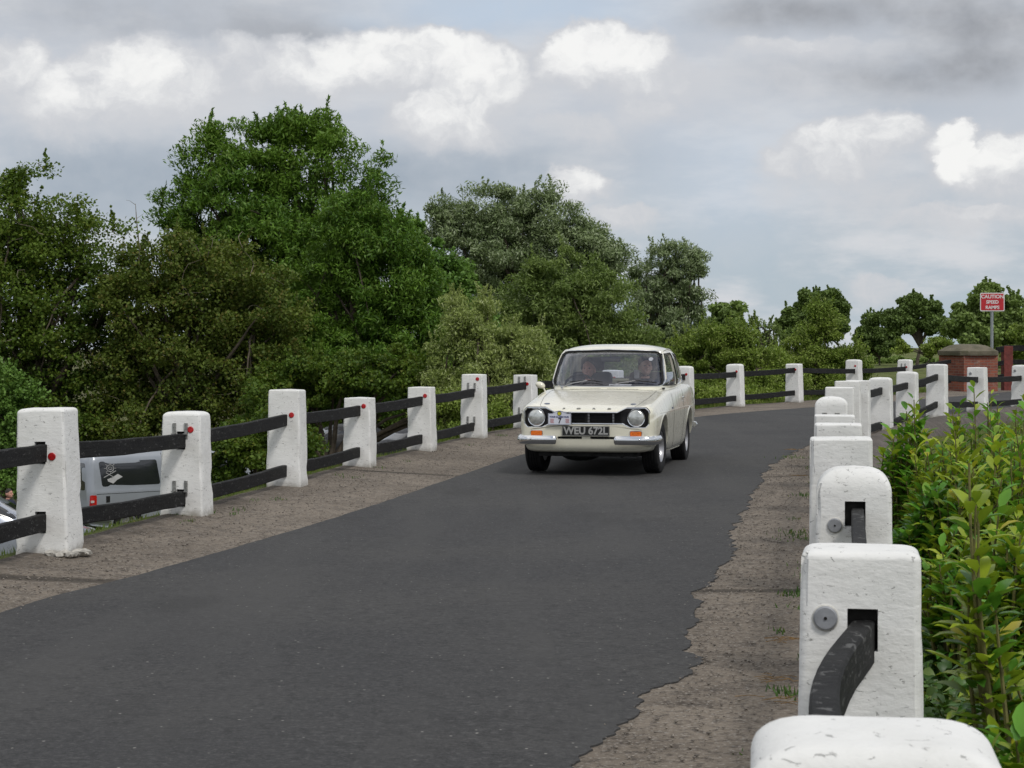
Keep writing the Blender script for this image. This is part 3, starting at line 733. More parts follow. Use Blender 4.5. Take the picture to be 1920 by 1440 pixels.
for i in range(len(RP)-1):
    p, q = RP[i], RP[i+1]
    for k in (3, 4):
        bul = (.085 if k == 3 else .02) if i == 0 else random.uniform(-.02, .02)
        bar(fence_r, ((p[0], p[1], p[k] if not (i == 0 and k == 3) else .71), (q[0]+(.01 if i < 2 else 0), q[1]-.04, q[k])), .052 if i else .058, .112 if i else .105, bul, 14, 'wood_worn' if i < 2 else 'wood')
# broken footing at the near left post
mb = MB()
for k in range(26):
    a = random.uniform(-.1, 1); r = random.uniform(.015, .05)
    px_, py_ = -3.13+random.uniform(.02, .30), 12.80+random.uniform(-.10, .08)
    bm = bmesh.new(); bmesh.ops.create_icosphere(bm, subdivisions=1, radius=r)
    for v in bm.verts: v.co = Vector((v.co.x*random.uniform(.7, 1.4), v.co.y*random.uniform(.7, 1.4), v.co.z*.6))
    bm.verts.index_update(); mb.add([v.co.copy() for v in bm.verts], [[v.index for v in f.verts] for f in bm.faces], Matrix.Translation((px_, py_, .02))); bm.free()
tag(mb.build('rubble', M['crumb']), 'broken concrete crumbs round the foot of the big left hand post', 'rubble', kind='stuff')
# rounded concrete shoulder outside the right fence
mb = MB(); prof = [(.13,-.05),(.15,.045),(.34,.05),(.50,-.02),(.62,-.17),(.69,-.38),(.72,-.62),(.72,-.66),(.76,-.68),(.80,-1.0),(.82,-1.9)]
yy = np.arange(13, 43.8, .25); V = []; k_ = len(prof)
for y in yy:
    a = heading('RF', y); x0 = float(xof('RF', y)); nx_, ny_ = math.cos(a), math.sin(a)
    for j, (d, z) in enumerate(prof):
        dd = d+.05*mnoise.noise(Vector((y*.9, j*.7, 0)))*(j > 1); V.append((x0+nx_*dd, y+ny_*dd, z+float(gz(x0, y))+.03*mnoise.noise(Vector((y*1.6, j*.9, 7)))*(j > 1)))
Fc = [(i*k_+j, i*k_+j+1, (i+1)*k_+j+1, (i+1)*k_+j) for i in range(len(yy)-1) for j in range(k_-1)]
mb.add(V, Fc); rw = mb.build('retaining_wall', M['conc'], smooth=60)
tag(rw, 'rounded weathered concrete retaining wall bulging out below the far right hand posts, half hidden by shrubs', 'wall')

# ------------------------------------------------------------------ brick pier, sign, timber fence
pz = float(gz(13, 56))
pier = empty('brick_pier', (pier_x+.30, pier_y+.55, pz-.02), R(24), 'square red brick pier with domed brown stone cap at the far end of the fence', 'pier')
mb = MB(); mb.box(-.60, .62, -.60, .60, -.3, 1.07); mb.build('wall', M['brick'], pier)
mb = MB(); lv = [(.70, 1.07), (.71, 1.09), (.71, 1.20), (.69, 1.215), (.66, 1.23), (.56, 1.30), (.43, 1.36), (.28, 1.395), (.1, 1.405)]
V = []; nn = 24
for (r, z) in lv:
    for i in range(nn):
        a = 2*PI*i/nn+PI/nn; c, s = math.cos(a), math.sin(a); m_ = max(abs(c), abs(s)); e = .90
        q = (1/m_)**e
        V.append((c*q*r, s*q*r, z+.012*mnoise.noise(Vector((c*3, s*3, z*9)))))
mb.add(V, [(i*nn+k, i*nn+(k+1) % nn, (i+1)*nn+(k+1) % nn, (i+1)*nn+k) for i in range(len(lv)-1) for k in range(nn)]+[tuple((len(lv)-1)*nn+k for k in range(nn)), tuple(range(nn-1, -1, -1))])
mb.build('cap', M['stone'], pier, smooth=30)
SY = 60.5; sx_, _, st_ = W(1860.5, 549, SY)
sign = empty('warning_sign', (sx_, SY, 0), R(0), 'red rectangular sign with white border reading CAUTION SPEED RAMPS on a grey pole', 'sign')
mb = MB(); mb.tube([(0, .05, -.4), (0, .05, st_-.05)], .048, 12); mb.build('pole', M['pole'], sign, smooth=True)
sw, sh = .77, .58; szc = st_-sh/2
mb = MB(); mb.prism(roundpoly([(-sw/2, szc-sh/2), (sw/2, szc-sh/2), (sw/2, szc+sh/2), (-sw/2, szc+sh/2)], .05), -.012, 0); mb.build('border', M['signwhite'], sign)
b2 = .028
mb = MB(); mb.prism(roundpoly([(-sw/2+b2, szc-sh/2+b2), (sw/2-b2, szc-sh/2+b2), (sw/2-b2, szc+sh/2-b2), (-sw/2+b2, szc+sh/2-b2)], .035), -.016, -.008); pan = mb.build('panel', M['signred'], sign)
for t_, dz, sc, wx in (('CAUTION', .165, .155, 1.02), ('SPEED', -.005, .145, 1.0), ('RAMPS', -.175, .145, 1.0)):
    text_mesh(t_, sc, M['signwhite'], 'lettering', pan, Matrix.Translation((0, -.018, szc+dz)) @ FRONT, .002, sx=wx, bold=.004)
tf = empty('timber_fence', (0, 0, 0), 0, 'dark three rail timber fence with red brown posts right of the brick pier', 'fence')
tpts = [(14.95, 57.5), (16.7, 58.2), (18.6, 59.0), (21.2, 60.2)]
tpts = [(rx_(1888, 57.6), 57.6), (rx_(1888, 57.6)+2.3, 59.2), (rx_(1888, 57.6)+4.6, 60.8)]
for i, (x, y) in enumerate(tpts):
    mb = MB(); mb.box(-.15, .15, -.10, .10, -.4, 1.33-.02*i, b=.012); po = mb.build('post', M['redwood'], tf); po.location = (x, y, pz); po.rotation_euler = (0, 0, R(14))
st0 = (14.45, 57.3)
for a_, b_ in ([st0, tpts[0]], [tpts[0], tpts[1]], [tpts[1], tpts[2]]):
    for zc, hh in ((1.27, .17), (.86, .14), (.46, .13)):
        bar(tf, ((a_[0], a_[1]+.0, pz+zc-(.06 if a_ is st0 else 0)), (b_[0], b_[1], pz+zc)), .06, hh, 0, 4)
mb = MB(); mb.box(-.07, .07, -.07, .07, -.4, 1.18, b=.01); po = mb.build('post', M['redwood'], tf); po.location = (rx_(1864.5, 57.0), 57.2, pz)

# loose grit and small stones on the verges and along the tarmac edges
gp = []
def grit(k, y0, y1, d0, d1, n, size, side):
    y = rng.uniform(y0, y1, n); d = d0+(d1-d0)*rng.random(n)**1.6; x = xof(k, y)+side*d
    for a, b_ in zip(x, y): gp.append((a, b_, random.uniform(.35, 1.0)*size))
grit('RA', 6, 26, .02, .35, 1500, .010, 1); grit('RA', 6, 26, .0, .25, 160, .006, -1); grit('RF', 5.5, 27, .2, .7, 1500, .010, -1); grit('LA', 10, 30, .02, .5, 1100, .009, -1); grit('LF', 10, 36, .1, .8, 2400, .012, 1)
ov = np.array([(1, 0, 0), (0, 1, 0), (-1, 0, 0), (0, -1, 0), (0, 0, .8), (0, 0, -.8)], float); of = [(0, 1, 4), (1, 2, 4), (2, 3, 4), (3, 0, 4), (1, 0, 5), (2, 1, 5), (3, 2, 5), (0, 3, 5)]
gp = np.array(gp); gzv = roadz(gp[:, 0], gp[:, 1]); gv = (ov[None]*(.6+.8*rng.random((len(gp), 6, 1)))*gp[:, 2][:, None, None]); ca = rng.uniform(0, 6.28, len(gp)); cc_, ss_ = np.cos(ca)[:, None], np.sin(ca)[:, None]
gv = np.stack([gv[..., 0]*cc_-gv[..., 1]*ss_, gv[..., 0]*ss_+gv[..., 1]*cc_, gv[..., 2]*.7], -1)+np.stack([gp[:, 0], gp[:, 1], gzv+.008], 1)[:, None, :]
gf = (np.array(of)[None]+6*np.arange(len(gp))[:, None, None]).reshape(-1, 3)
tag(mesh_np('gravel', gv.reshape(-1, 3), gf, simple('loose grit', (.20, .175, .15), .9, 0, .5, 9)), 'loose grit scattered over the verges', 'gravel', kind='stuff')
# ------------------------------------------------------------------ vegetation
def unit(v): return v/np.maximum(np.linalg.norm(v, axis=1, keepdims=True), 1e-9)
def leaf_quads(c, d, nrm, L, Wd):
    """pointed leaves: centre, direction, normal, length, width -> vertices, faces"""
    d = unit(d); s = unit(np.cross(d, nrm)); n = len(c)
    L = np.broadcast_to(np.asarray(L, float), (n,))[:, None]; Wd = np.broadcast_to(np.asarray(Wd, float), (n,))[:, None]
    up = unit(np.cross(s, d))
    V = np.stack([c-d*L*.5, c+s*Wd*.5+up*Wd*.12, c+d*L*.5, c-s*Wd*.5+up*Wd*.12], 1).reshape(-1, 3)
    return V, np.arange(n*4).reshape(n, 4)
def leaf_curved(c, d, nrm, L, Wd, droop=.25):
    """larger leaves near the camera: four stations along the midrib, folded and bent"""
    d = unit(d); s = unit(np.cross(d, nrm)); up = unit(np.cross(s, d)); n = len(c)
    L = np.broadcast_to(np.asarray(L, float), (n,))[:, None]; Wd = np.broadcast_to(np.asarray(Wd, float), (n,))[:, None]
    dr = (droop*(rng.random((n, 1))*1.3))
    st = []
    for t, w, lift in ((0, .05, 0), (.25, .72, 0.02), (.55, 1.0, 0.0), (.82, .60, -.10), (1.0, .03, -.26)):
        m = c+d*L*t+up*L*(lift*dr/.25*.9)
        st += [m-s*Wd*.5*w+up*Wd*.16*w, m, m+s*Wd*.5*w+up*Wd*.16*w]
    V = np.stack(st, 1).reshape(-1, 3); base = (np.arange(n)*15)[:, None]
    fl = []
    for i in range(4):
        a = i*3
        fl.append(np.concatenate([base+a, base+a+1, base+a+4, base+a+3], 1)); fl.append(np.concatenate([base+a+1, base+a+2, base+a+5, base+a+4], 1))
    return V, np.concatenate(fl, 0)
def rand_dir(n): return unit(rng.normal(size=(n, 3)))
def limbs(mb, base, tops, r0, r1=.012, wob=.12):
    base = Vector(base)
    for t in tops:
        t = Vector(t); L = (t-base).length; pts = []
        for i in range(8):
            u_ = i/7; p = base.lerp(t, u_)+Vector((0, 0, L*.10*math.sin(PI*u_)))
            p += Vector((random.uniform(-1, 1), random.uniform(-1, 1), random.uniform(-.5, .5)))*wob*L*.14*math.sin(PI*u_)
            pts.append(p)
        mb.tube(pts, [r0*(1-i/7)**.8+r1 for i in range(8)], 6)
def tree(name, label, cat, Y, lobes, mat, n, leaf, zg=-2.95, trunk=None, rc=.55, group=None, bark='bark', shoots=0.0, droop=0.0, dens_in=.45, dead=0, twig=0.0, depth=.85, lumpy=.17):
    """lobes: (x, y, rx, rz) in photo pixels at depth Y, turned into metres"""
    s = Y/F; Ls = []
    for l in lobes:
        x, _, z = W(l[0], l[1], Y); rx = l[2]*s; rz = l[3]*s; dy = (l[4] if len(l) > 4 else random.uniform(-.25, .25)*rx)
        Ls.append((x, Y+dy, z, rx, rx*depth, rz))
    bx = trunk if trunk is not None else sum(l[0] for l in lobes)/len(lobes)
    root_x = W(bx, 0, Y)[0]
    root = empty(name, (root_x, Y, zg), 0, label, cat, group)
    wts = np.array([l[3]*l[5]*l[4]**.5 for l in Ls]); wts /= wts.sum()
    C_ = []; D_ = []; tips = []
    tot_area = sum(l[3]*l[5] for l in Ls); ncl = max(30, int(tot_area*4.6/(rc*rc)))
    for l, w in zip(Ls, wts):
        nc = max(8, int(ncl*w)); dirs = rand_dir(nc)
        rad = np.where(rng.random(nc) < dens_in, rng.random(nc)**.6*.82, .80+.22*rng.random(nc))[:, None]
        # uneven outline: long and short boughs
        lump = np.array([mnoise.noise(Vector((float(d[0])*1.6+l[0], float(d[1])*1.6, float(d[2])*1.6+l[2]))) for d in dirs])[:, None]
        cc = np.array(l[:3])+dirs*rad*(1+lumpy*lump)*np.array(l[3:6]); tips.append(cc[rad[:, 0] > .8])
        C_.append(cc); D_.append(dirs)
    C_ = np.concatenate(C_); D_ = np.concatenate(D_)
    keep = C_[:, 2] > zg+.1; C_, D_ = C_[keep], D_[keep]
    k = len(C_); per = max(6, int(n*1.15)//k)
    rcs = rc*(.55+.75*rng.random(k))
    idx = np.repeat(np.arange(k), per)
    off = rng.normal(size=(len(idx), 3)); off = unit(off)*(rng.random((len(idx), 1))**.45)
    off *= np.array([1.15, 1.15, .72]); off *= rcs[idx][:, None]
    P_ = C_[idx]+off
    out = D_[idx]
    if droop: P_[:, 2] -= droop*rcs[idx]*np.abs(rng.normal(size=len(idx)))*.6
    d = unit(out*.5+rng.normal(size=(len(idx), 3))*.8+np.array([0, 0, .15-droop]))
    nrm = unit(rng.normal(size=(len(idx), 3))*.55+np.array([0, 0, .85])+out*.35)
    ll = .85*leaf[0]*(.65+.6*rng.random(len(idx))); ww = .85*leaf[1]*(.7+.55*rng.random(len(idx)))
    Vs, Fs = [], []
    v, f = leaf_quads(P_, d, nrm, ll, ww); Vs.append(v); Fs.append(f); o = len(v)
    twigs = MB()
    if shoots:                                                    # free shoots standing out of the outline
        T = np.concatenate(tips); ns = int(shoots)
        T = T[rng.integers(0, len(T), ns)]
        for t in T:
            L = rc*random.uniform(.8, 1.9); dv = np.array([random.uniform(-.5, .5), random.uniform(-.4, .4), 1.0 if droop < .3 else random.uniform(.0, .8)]); dv /= np.linalg.norm(dv)
            m_ = int(22*L/ max(rc, .2)/1.0)
            tt = rng.random(m_)[:, None]; q = t+dv*L*tt+rng.normal(size=(m_, 3))*.055*L*(1.3-tt)
            dd = dv*.6+rng.normal(size=(m_, 3))*.7
            v, f = leaf_quads(q, dd, rng.normal(size=(m_, 3)), leaf[0]*.9, leaf[1]*.9); Vs.append(v); Fs.append(f+o); o += len(v)
            if twig: twigs.tube([t-dv*L*.3, t+dv*L*.4, t+dv*L*.98], [twig, twig*.7, twig*.3], 4)
    mesh_np('crown', np.concatenate(Vs), np.concatenate(Fs), M[mat], root)
    mb = MB(); 
    main = max(Ls, key=lambda l: l[3]*l[5]); H = main[2]-zg
    tr = max(.06, .026*H*1.2); fork = zg+max(.4, H*.42)
    top = (main[0]*.4+root_x*.6, Y, fork)
    mb.tube([(root_x, Y, zg-.3), (root_x+.05, Y, zg+(fork-zg)*.5), top], [tr*1.3, tr, tr*.8], 9)
    sel = C_[rng.integers(0, k, 34)]
    limbs(mb, top, [tuple(q) for q in sel[:14]], tr*.55)
    for l in Ls: limbs(mb, top, [(l[0], l[1], l[2])], tr*.7)
    for l in Ls: limbs(mb, (l[0], l[1], l[2]), [tuple(q) for q in C_[rng.integers(0, k, 5)] if abs(q[0]-l[0]) < l[3]*1.3], tr*.22)
    mb.v = [(v[0], v[1], v[2]) for v in mb.v]
    if twigs.v: mb.add(twigs.v, twigs.f)
    mb.build('trunk', M[bark], root, smooth=True, fix=False)
    if dead:
        for q in C_[rng.integers(0, k, dead)]:
            mb = MB()
            q = np.array(q); q[1] -= rc*.5; pp = [q]; dv = np.array([random.uniform(-1, 1), -.25, random.uniform(-.5, .8)])
            for i in range(5): dv = dv+rng.normal(size=3)*.35; dv /= np.linalg.norm(dv); pp.append(pp[-1]+dv*random.uniform(.10, .26))
            mb.tube(pp, [.014, .012, .010, .008, .006, .003], 4)
            mb.build('dead_branch', M['barkpale'], root, fix=False)
    for ch in root.children: ch.matrix_parent_inverse = Matrix.Translation((-root_x, -Y, -zg))
    return root
GT = 'trees behind the left fence'
tree('hawthorn_tree', 'dark olive hawthorn at the left edge, one loose spray rising from its top', 'tree', 50.5,
     [(-60,470,170,170),(60,440,120,125),(150,520,120,130),(40,620,170,190),(215,560,70,120),(180,700,150,150),(-60,760,170,160),(90,800,140,110),(30,330,28,50)], 'l_haw', 95000, (.12,.09), rc=.42, group=GT, shoots=130, dead=24, twig=.008)
tree('hawthorn_tree', 'low hawthorn with brownish yellow leaves between the dark hawthorn and the tall ash', 'tree', 49.5,
     [(300,540,90,100),(400,560,120,120),(480,610,100,120),(340,680,140,130),(460,730,130,120),(250,640,80,140),(350,480,70,55),(310,790,150,80)], 'l_haw2', 78000, (.11,.085), rc=.36, group=GT, shoots=120, dead=34, twig=.008)
tree('ash_tree', 'tall bright green ash, the highest tree of the photo, with upright feathery top', 'tree', 58,
     [(560,310,90,88),(480,330,80,95),(395,335,50,70),(345,410,55,85),(620,300,42,70),(470,430,150,110),(570,470,120,120),(690,330,42,62),(680,420,60,80),(520,250,30,38),(600,250,34,38),(400,265,20,34),(440,560,150,120),(600,600,150,130)], 'l_ash', 120000, (.20,.065), rc=.46, group=GT, shoots=300, twig=.008, dens_in=.4)
tree('ash_tree', 'younger fresh green ash with soft drooping sprays in front of the tall ash', 'tree', 53,
     [(650,430,70,75),(700,480,90,100),(620,540,90,110),(740,560,90,110),(660,660,120,120),(780,640,60,110),(560,690,100,110),(720,680,120,80),(640,375,30,35)], 'l_ash', 100000, (.19,.055), rc=.40, group=GT, shoots=180, twig=.007, droop=.25)
tree('maple_tree', 'rounded light green maple between the ash and the grey willow', 'tree', 62,
     [(790,500,60,75),(850,560,65,75),(890,590,40,70),(820,640,80,90),(760,450,40,45)], 'l_syc', 42000, (.17,.12), rc=.38, group=GT, shoots=50)
tree('willow_tree', 'broad grey green willow with a wide domed crown behind the others', 'tree', 86,
     [(905,405,72,60),(985,400,75,60),(850,430,60,60),(1060,430,75,60),(1110,470,65,70),(940,480,120,90),(1060,520,110,100),(820,400,32,30),(1150,520,50,60),(900,560,120,80),(1020,600,120,90)], 'l_wil', 130000, (.24,.075), rc=.55, group=GT, shoots=120, droop=.25)
tree('willow_tree', 'mid height green willow directly above the roof of the white car', 'tree', 68,
     [(1060,540,80,75),(1000,570,60,70),(1130,580,75,80),(1040,640,100,70),(1160,650,80,70),(1090,700,140,70),(960,650,60,80)], 'l_wil2', 90000, (.19,.055), rc=.42, group=GT, shoots=140, droop=.2)
tree('willow_tree', 'slender loose willow with airy twigs at the right end of the tree belt', 'tree', 74,
     [(1255,500,55,50),(1290,540,38,55),(1230,540,50,60),(1260,600,62,70),(1210,640,80,80),(1290,650,40,70),(1250,700,90,60),(1305,490,16,24)], 'l_wil', 70000, (.19,.055), rc=.36, group=GT, shoots=190, twig=.008, droop=.1, dens_in=.35)
tree('sallow_bush', 'pale silvery green sallow bush behind the post next to the left of the white car', 'bush', 46,
     [(900,620,60,60),(860,660,60,70),(960,660,70,60),(900,720,110,70),(1010,720,70,60),(840,750,60,60),(860,590,32,30)], 'l_sal', 80000, (.12,.034), rc=.30, shoots=300, twig=.005)
tree('round_tree', 'small round dark green tree on the skyline right of the airy willow', 'tree', 112,
     [(1362,605,32,36),(1350,630,36,40),(1380,640,22,40)], 'l_oak2', 14000, (.34,.26), rc=.5, zg=-2.9)
tree('willow_bush', 'bushy green sallow behind the fence just right of the white car', 'bush', 53,
     [(1330,660,55,48),(1395,660,56,42),(1436,690,46,38),(1300,700,60,60),(1370,720,100,55),(1450,730,60,50),(1350,625,30,22)], 'l_bush', 70000, (.12,.045), rc=.32, shoots=200, twig=.005)
tree('willow_bush', 'tall loose green bush in front of the spreading oak behind the fence', 'bush', 57,
     [(1540,622,36,36),(1530,668,70,50),(1480,688,46,42),(1590,690,46,40),(1520,720,110,46),(1612,718,32,32),(1535,590,18,16)], 'l_bush', 66000, (.12,.045), rc=.32, shoots=200, twig=.005, depth=.6)
tree('sapling', 'thin airy sapling with sky showing through between the two green bushes', 'tree', 60,
     [(1440,625,22,22),(1452,650,26,28),(1415,612,10,12)], 'l_wil2', 1500, (.11,.05), rc=.25, shoots=40, twig=.010, dens_in=.1)
GO = 'trees across the field'
tree('oak_tree', 'spreading oak with flat layered crown rising behind the loose green bush', 'tree', 122,
     [(1500,590,30,24),(1540,572,34,22),(1572,585,24,22),(1480,605,22,16),(1515,562,20,13),(1557,562,18,13),(1490,625,26,16),(1560,610,34,22)], 'l_oak', 52000, (.24,.18), rc=.42, zg=-.9, group=GO, lumpy=.42, trunk=1505, shoots=60)
tree('field_tree', 'low dark tree with dense crown, left one of the pair in the field', 'tree', 136,
     [(1635,612,24,26),(1625,635,22,24),(1650,640,34,24),(1672,630,20,26)], 'l_oak', 36000, (.24,.18), rc=.42, zg=-.3, group=GO, lumpy=.42, trunk=1648, shoots=60)
tree('field_tree', 'dark rounded tree on a bare forked trunk in the middle of the field', 'tree', 130,
     [(1708,578,24,22),(1735,590,26,26),(1690,600,26,24),(1745,608,20,18),(1722,612,32,16),(1712,565,16,12)], 'l_oak', 34000, (.24,.18), rc=.42, zg=-.3, group=GO, lumpy=.42, trunk=1719, shoots=60, dens_in=.3)
tree('field_tree', 'large green tree with wispy top behind the red caution sign', 'tree', 104,
     [(1855,560,30,26),(1840,590,46,34),(1880,590,44,34),(1810,615,34,28),(1900,620,44,34),(1850,630,60,26),(1930,610,30,34)], 'l_oak2', 46000, (.26,.20), rc=.5, zg=-.2, group=GO, lumpy=.42, shoots=70)
tree('elder_bush', 'bright green bush behind the timber fence at the right edge', 'bush', 78,
     [(1915,640,30,26),(1945,625,40,40),(1905,660,30,14)], 'l_bush', 14000, (.16,.09), rc=.35, zg=-.1)
tree('elder_bush', 'pale green small bush beside the bare forked trunk in the field', 'bush', 124,
     [(1762,640,20,18),(1690,650,14,12),(1748,655,26,9)], 'l_bush', 5000, (.2,.12), rc=.35, zg=-.2)
# undergrowth close behind the left fence
GB = 'undergrowth at the foot of the left bank'
tree('bramble_bush', 'bright green bush on low ground left of the nearest left post', 'bush', 47.5,
     [(-20,760,80,90),(30,800,60,80),(10,870,80,70)], 'l_syc', 20000, (.11,.08), rc=.32, group=GB, shoots=40)
tree('bramble_bush', 'dark bush hiding the front of the silver van', 'bush', 37,
     [(465,850,62,62),(520,840,62,80),(560,865,36,62),(420,905,40,30)], 'l_haw', 34000, (.10,.075), rc=.26, group=GB, shoots=60)
tree('bramble_bush', 'leafy dark green bush behind the third and fourth left posts', 'bush', 47,
     [(545,740,80,80),(650,712,90,62),(760,712,70,60),(520,800,60,60),(850,780,50,50)], 'l_haw', 50000, (.11,.08), rc=.32, group=GB, shoots=90)
tree('bramble_bush', 'deep shaded thicket closing the view behind the two dark parked cars', 'bush', 75,
     [(600,790,90,50),(700,785,90,48),(800,790,80,48)], 'l_haw', 26000, (.16,.12), rc=.4, group=GB)
tree('bramble_bush', 'yellow green low bush between the fifth and seventh left posts', 'bush', 41,
     [(850,790,46,40),(930,800,60,40),(990,800,40,40)], 'l_bush', 26000, (.09,.05), rc=.25, group=GB, shoots=80)
tree('bramble_bush', 'low green growth behind the fence right of the white car', 'bush', 46.5,
     [(1320,745,50,26),(1400,748,60,26),(1470,745,50,24)], 'l_bush', 26000, (.09,.05), rc=.25, shoots=80)
# far hedge and low growth round the field
hv, hf, o = [], [], 0
for (x0, x1, Yh, h0) in ((1590, 1700, 145, 12), (1680, 1800, 150, 9), (1780, 1990, 118, 12)):
    n = 5200; px_ = rng.uniform(x0, x1, n); x = (px_-960)/F*Yh; y = Yh+rng.uniform(-1.5, 1.5, n)
    z0 = ground_z(x, y); z = z0+rng.random(n)**.7*h0*Yh/F*(.75+.4*np.sin(px_*.21)*np.sin(px_*.083))
    v, f = leaf_quads(np.stack([x, y, z], 1), rand_dir(n), rand_dir(n)+np.array([0, 0, .8]), .34, .24); hv.append(v); hf.append(f+o); o += len(v)
tag(mesh_np('hedge', np.concatenate(hv), np.concatenate(hf), M['l_oak2']), 'low hedgerow along the far side of the field', 'hedge')
# a dead pale bough standing on the skyline
mb = MB(); b0 = W(262, 470, 50.8); mb.tube([b0, W(256, 410, 50.8), W(254, 382, 50.8)], [.02, .014, .006], 5); mb.tube([W(254, 384, 50.8), W(244, 377, 50.8), W(236, 375, 50.8)], [.008, .006, .003], 4); mb.tube([W(256, 410, 50.8), W(270, 400, 50.8)], [.008, .003], 4)
mb.tube([b0, W(262, 700, 50.8)], [.02, .05], 5)
tag(mb.build('dead_branch', M['barkpale'], None, fix=False), 'thin bare branch sticking up against the sky between hawthorn and ash', 'branch')

# ---- laurel shrubs right of the fence
def shrub(name, label, x, y, zg, top, rad, nst, leaf, mat, mat2=None, f2=.3, lean=(0, 0), per=22, group=None, spread=1.0):
    root = empty(name, (x, y, zg), 0, label, 'shrub', group); P0, D0, N0, L0, T0 = [], [], [], [], []; mb = MB()
    for s_ in range(nst):
        a = random.uniform(0, 2*PI); r = rad*math.sqrt(random.random()); hh = (top-zg)*(1-.35*(r/rad)**2)*(random.uniform(.66, 1.02) if s_ else 1.05)
        b0 = Vector((x+math.cos(a)*r*.45, y+math.sin(a)*r*.45, zg)); t = Vector((x+math.cos(a)*r*spread+lean[0]*hh, y+math.sin(a)*r*spread+lean[1]*hh, zg+hh))
        mid = (b0+t)/2+Vector((random.uniform(-.1, .1), random.uniform(-.1, .1), .06)); pts = []
        for i in range(7):
            u_ = i/6; pts.append(b0*(1-u_)**2+mid*2*u_*(1-u_)+t*u_*u_)
        mb.tube(pts, [.009*(1-u/6)+.003 for u in range(7)], 5)
        m_ = per+random.randint(-3, 5)
        for i in range(m_):
            u_ = .22+.78*(i/(m_-1))**.85; k = min(5, int(u_*6)); p = pts[k].lerp(pts[k+1], u_*6-k); ax = (pts[k+1]-pts[k]).normalized()
            ph = i*2.4+s_; sd = ax.orthogonal().normalized(); sd = Matrix.Rotation(ph, 3, ax) @ sd
            d = (sd*(1.0-.25*u_)+ax*(.20+.45*u_**2)+Vector((0, 0, .05))).normalized()
            P0.append(p+d*.01); D0.append(d); nn = (ax+Vector((0, 0, .8))-d*.3); N0.append(nn); L0.append(leaf*random.uniform(.65, 1.15)*(1-.25*u_**4)); T0.append(random.random() < f2*(.4+u_))
    P0, D0, N0, L0, T0 = map(np.array, (P0, D0, N0, L0, T0))
    for sel, mt in ((~T0, mat), (T0, mat2)):
        if mt is None or sel.sum() == 0: continue
        v, f = leaf_curved(P0[sel], D0[sel], N0[sel], L0[sel], L0[sel]*.45)
        o = mesh_np('foliage' if mt == mat else 'young_foliage', v, f, M[mt], root, smooth=True); o.matrix_parent_inverse = Matrix.Translation((-x, -y, -zg))
    o = mb.build('stems', M['stem'], root, smooth=True, fix=False); o.matrix_parent_inverse = Matrix.Translation((-x, -y, -zg))
    return root
def zr_(x, y): return float(ground_z(np.array([x]), np.array([y]))[0])
GS = 'laurels along the outer side of the right fence'
def SH(label, px, Y, toppx, radpx, nst, leaf, mat, mat2=None, f2=.3, lean=(0, 0), per=22, spread=1.0):
    leaf *= 1.18; per = int(per*.88); f2 = min(.8, f2+.12) if mat2 else f2
    x = (px-960)/F*Y; return shrub('laurel_shrub', label, x, Y, zr_(x, Y), EYE-(toppx-HZ)/F*Y, radpx/F*Y, nst, leaf, mat, mat2, f2, lean, per, GS, spread)
SH('laurel with a single tall sprig reaching up in front of the far white posts', 1706, 11.6, 738, 50, 50, .095, 'l_laurel', 'l_yel', .12, per=26)
SH('laurel with upright yellowish shoots in front of the concrete retaining wall', 1775, 11.0, 785, 75, 75, .092, 'l_laurel', 'l_yel', .45, per=24)
SH('dark green laurel behind the yellowish one', 1830, 13.2, 745, 95, 100, .095, 'l_laurel', 'l_yel', .18, per=24)
SH('laurel at the right edge level with the farthest white posts', 1900, 15.0, 722, 85, 112, .085, 'l_laurel', 'l_yel', .15, per=26)
SH('deep green laurel low beside the domed white post', 1745, 9.4, 905, 75, 75, .095, 'l_laurel', None, 0, per=24)
SH('broad yellowish laurel in the middle of the shrub bank', 1830, 9.2, 850, 95, 87, .095, 'l_laurel', 'l_yel', .42, per=24)
SH('dense green laurel at the right edge below the road level', 1905, 10.5, 770, 100, 112, .095, 'l_laurel', 'l_yel', .22, per=24)
SH('large leaved yellow green laurel near the right edge', 1895, 6.4, 945, 70, 37, .100, 'l_yel', 'l_laurel', .25, per=24)
SH('bright yellow green laurel shoot cut off by the right edge of the photo', 1915, 5.2, 905, 40, 12, .105, 'l_yel', 'l_laurel', .2, per=22, lean=(-.12, 0))
SH('laurel spreading behind the chipped nearest tall post', 1800, 7.9, 1000, 80, 37, .09, 'l_laurel', 'l_yel', .22, per=22)
SH('small laurel with long leaves in the lower right corner', 1885, 4.5, 1320, 60, 15, .10, 'l_laurel', 'l_yel', .25, per=16)
# ivy carpet on the slope
n = 60000; yy_ = rng.uniform(2.6, 14, n)**1.0; d_ = rng.uniform(.20, 3.0, n); xx_ = xof('RF', yy_)+d_
keep = rng.random(n) < np.where(d_ < 1.6, 1, .5); yy_, xx_, d_ = yy_[keep], xx_[keep], d_[keep]; n = len(xx_)
hm = np.array([mnoise.noise(Vector((a*1.7, b_*1.7, 0))) for a, b_ in zip(xx_, yy_)])
zz_ = ground_z(xx_, yy_)+.03+(rng.random(n)**.6)*(.16+.22*np.clip(hm+.2, 0, 1))*np.clip(d_/.5, .15, 1)
sl = .045*(.6+.7*rng.random(n)); nn_ = rng.normal(size=(n, 3))*.45+np.array([.25, -.35, .8])
v, f = leaf_curved(np.stack([xx_, yy_, zz_], 1), rng.normal(size=(n, 3))+np.array([.5, -.4, -.2]), nn_, sl, sl*.95)
tag(mesh_np('ivy', v, f, M['l_ivy'], smooth=True), 'ivy covering the bank below the right fence', 'ivy', kind='stuff')
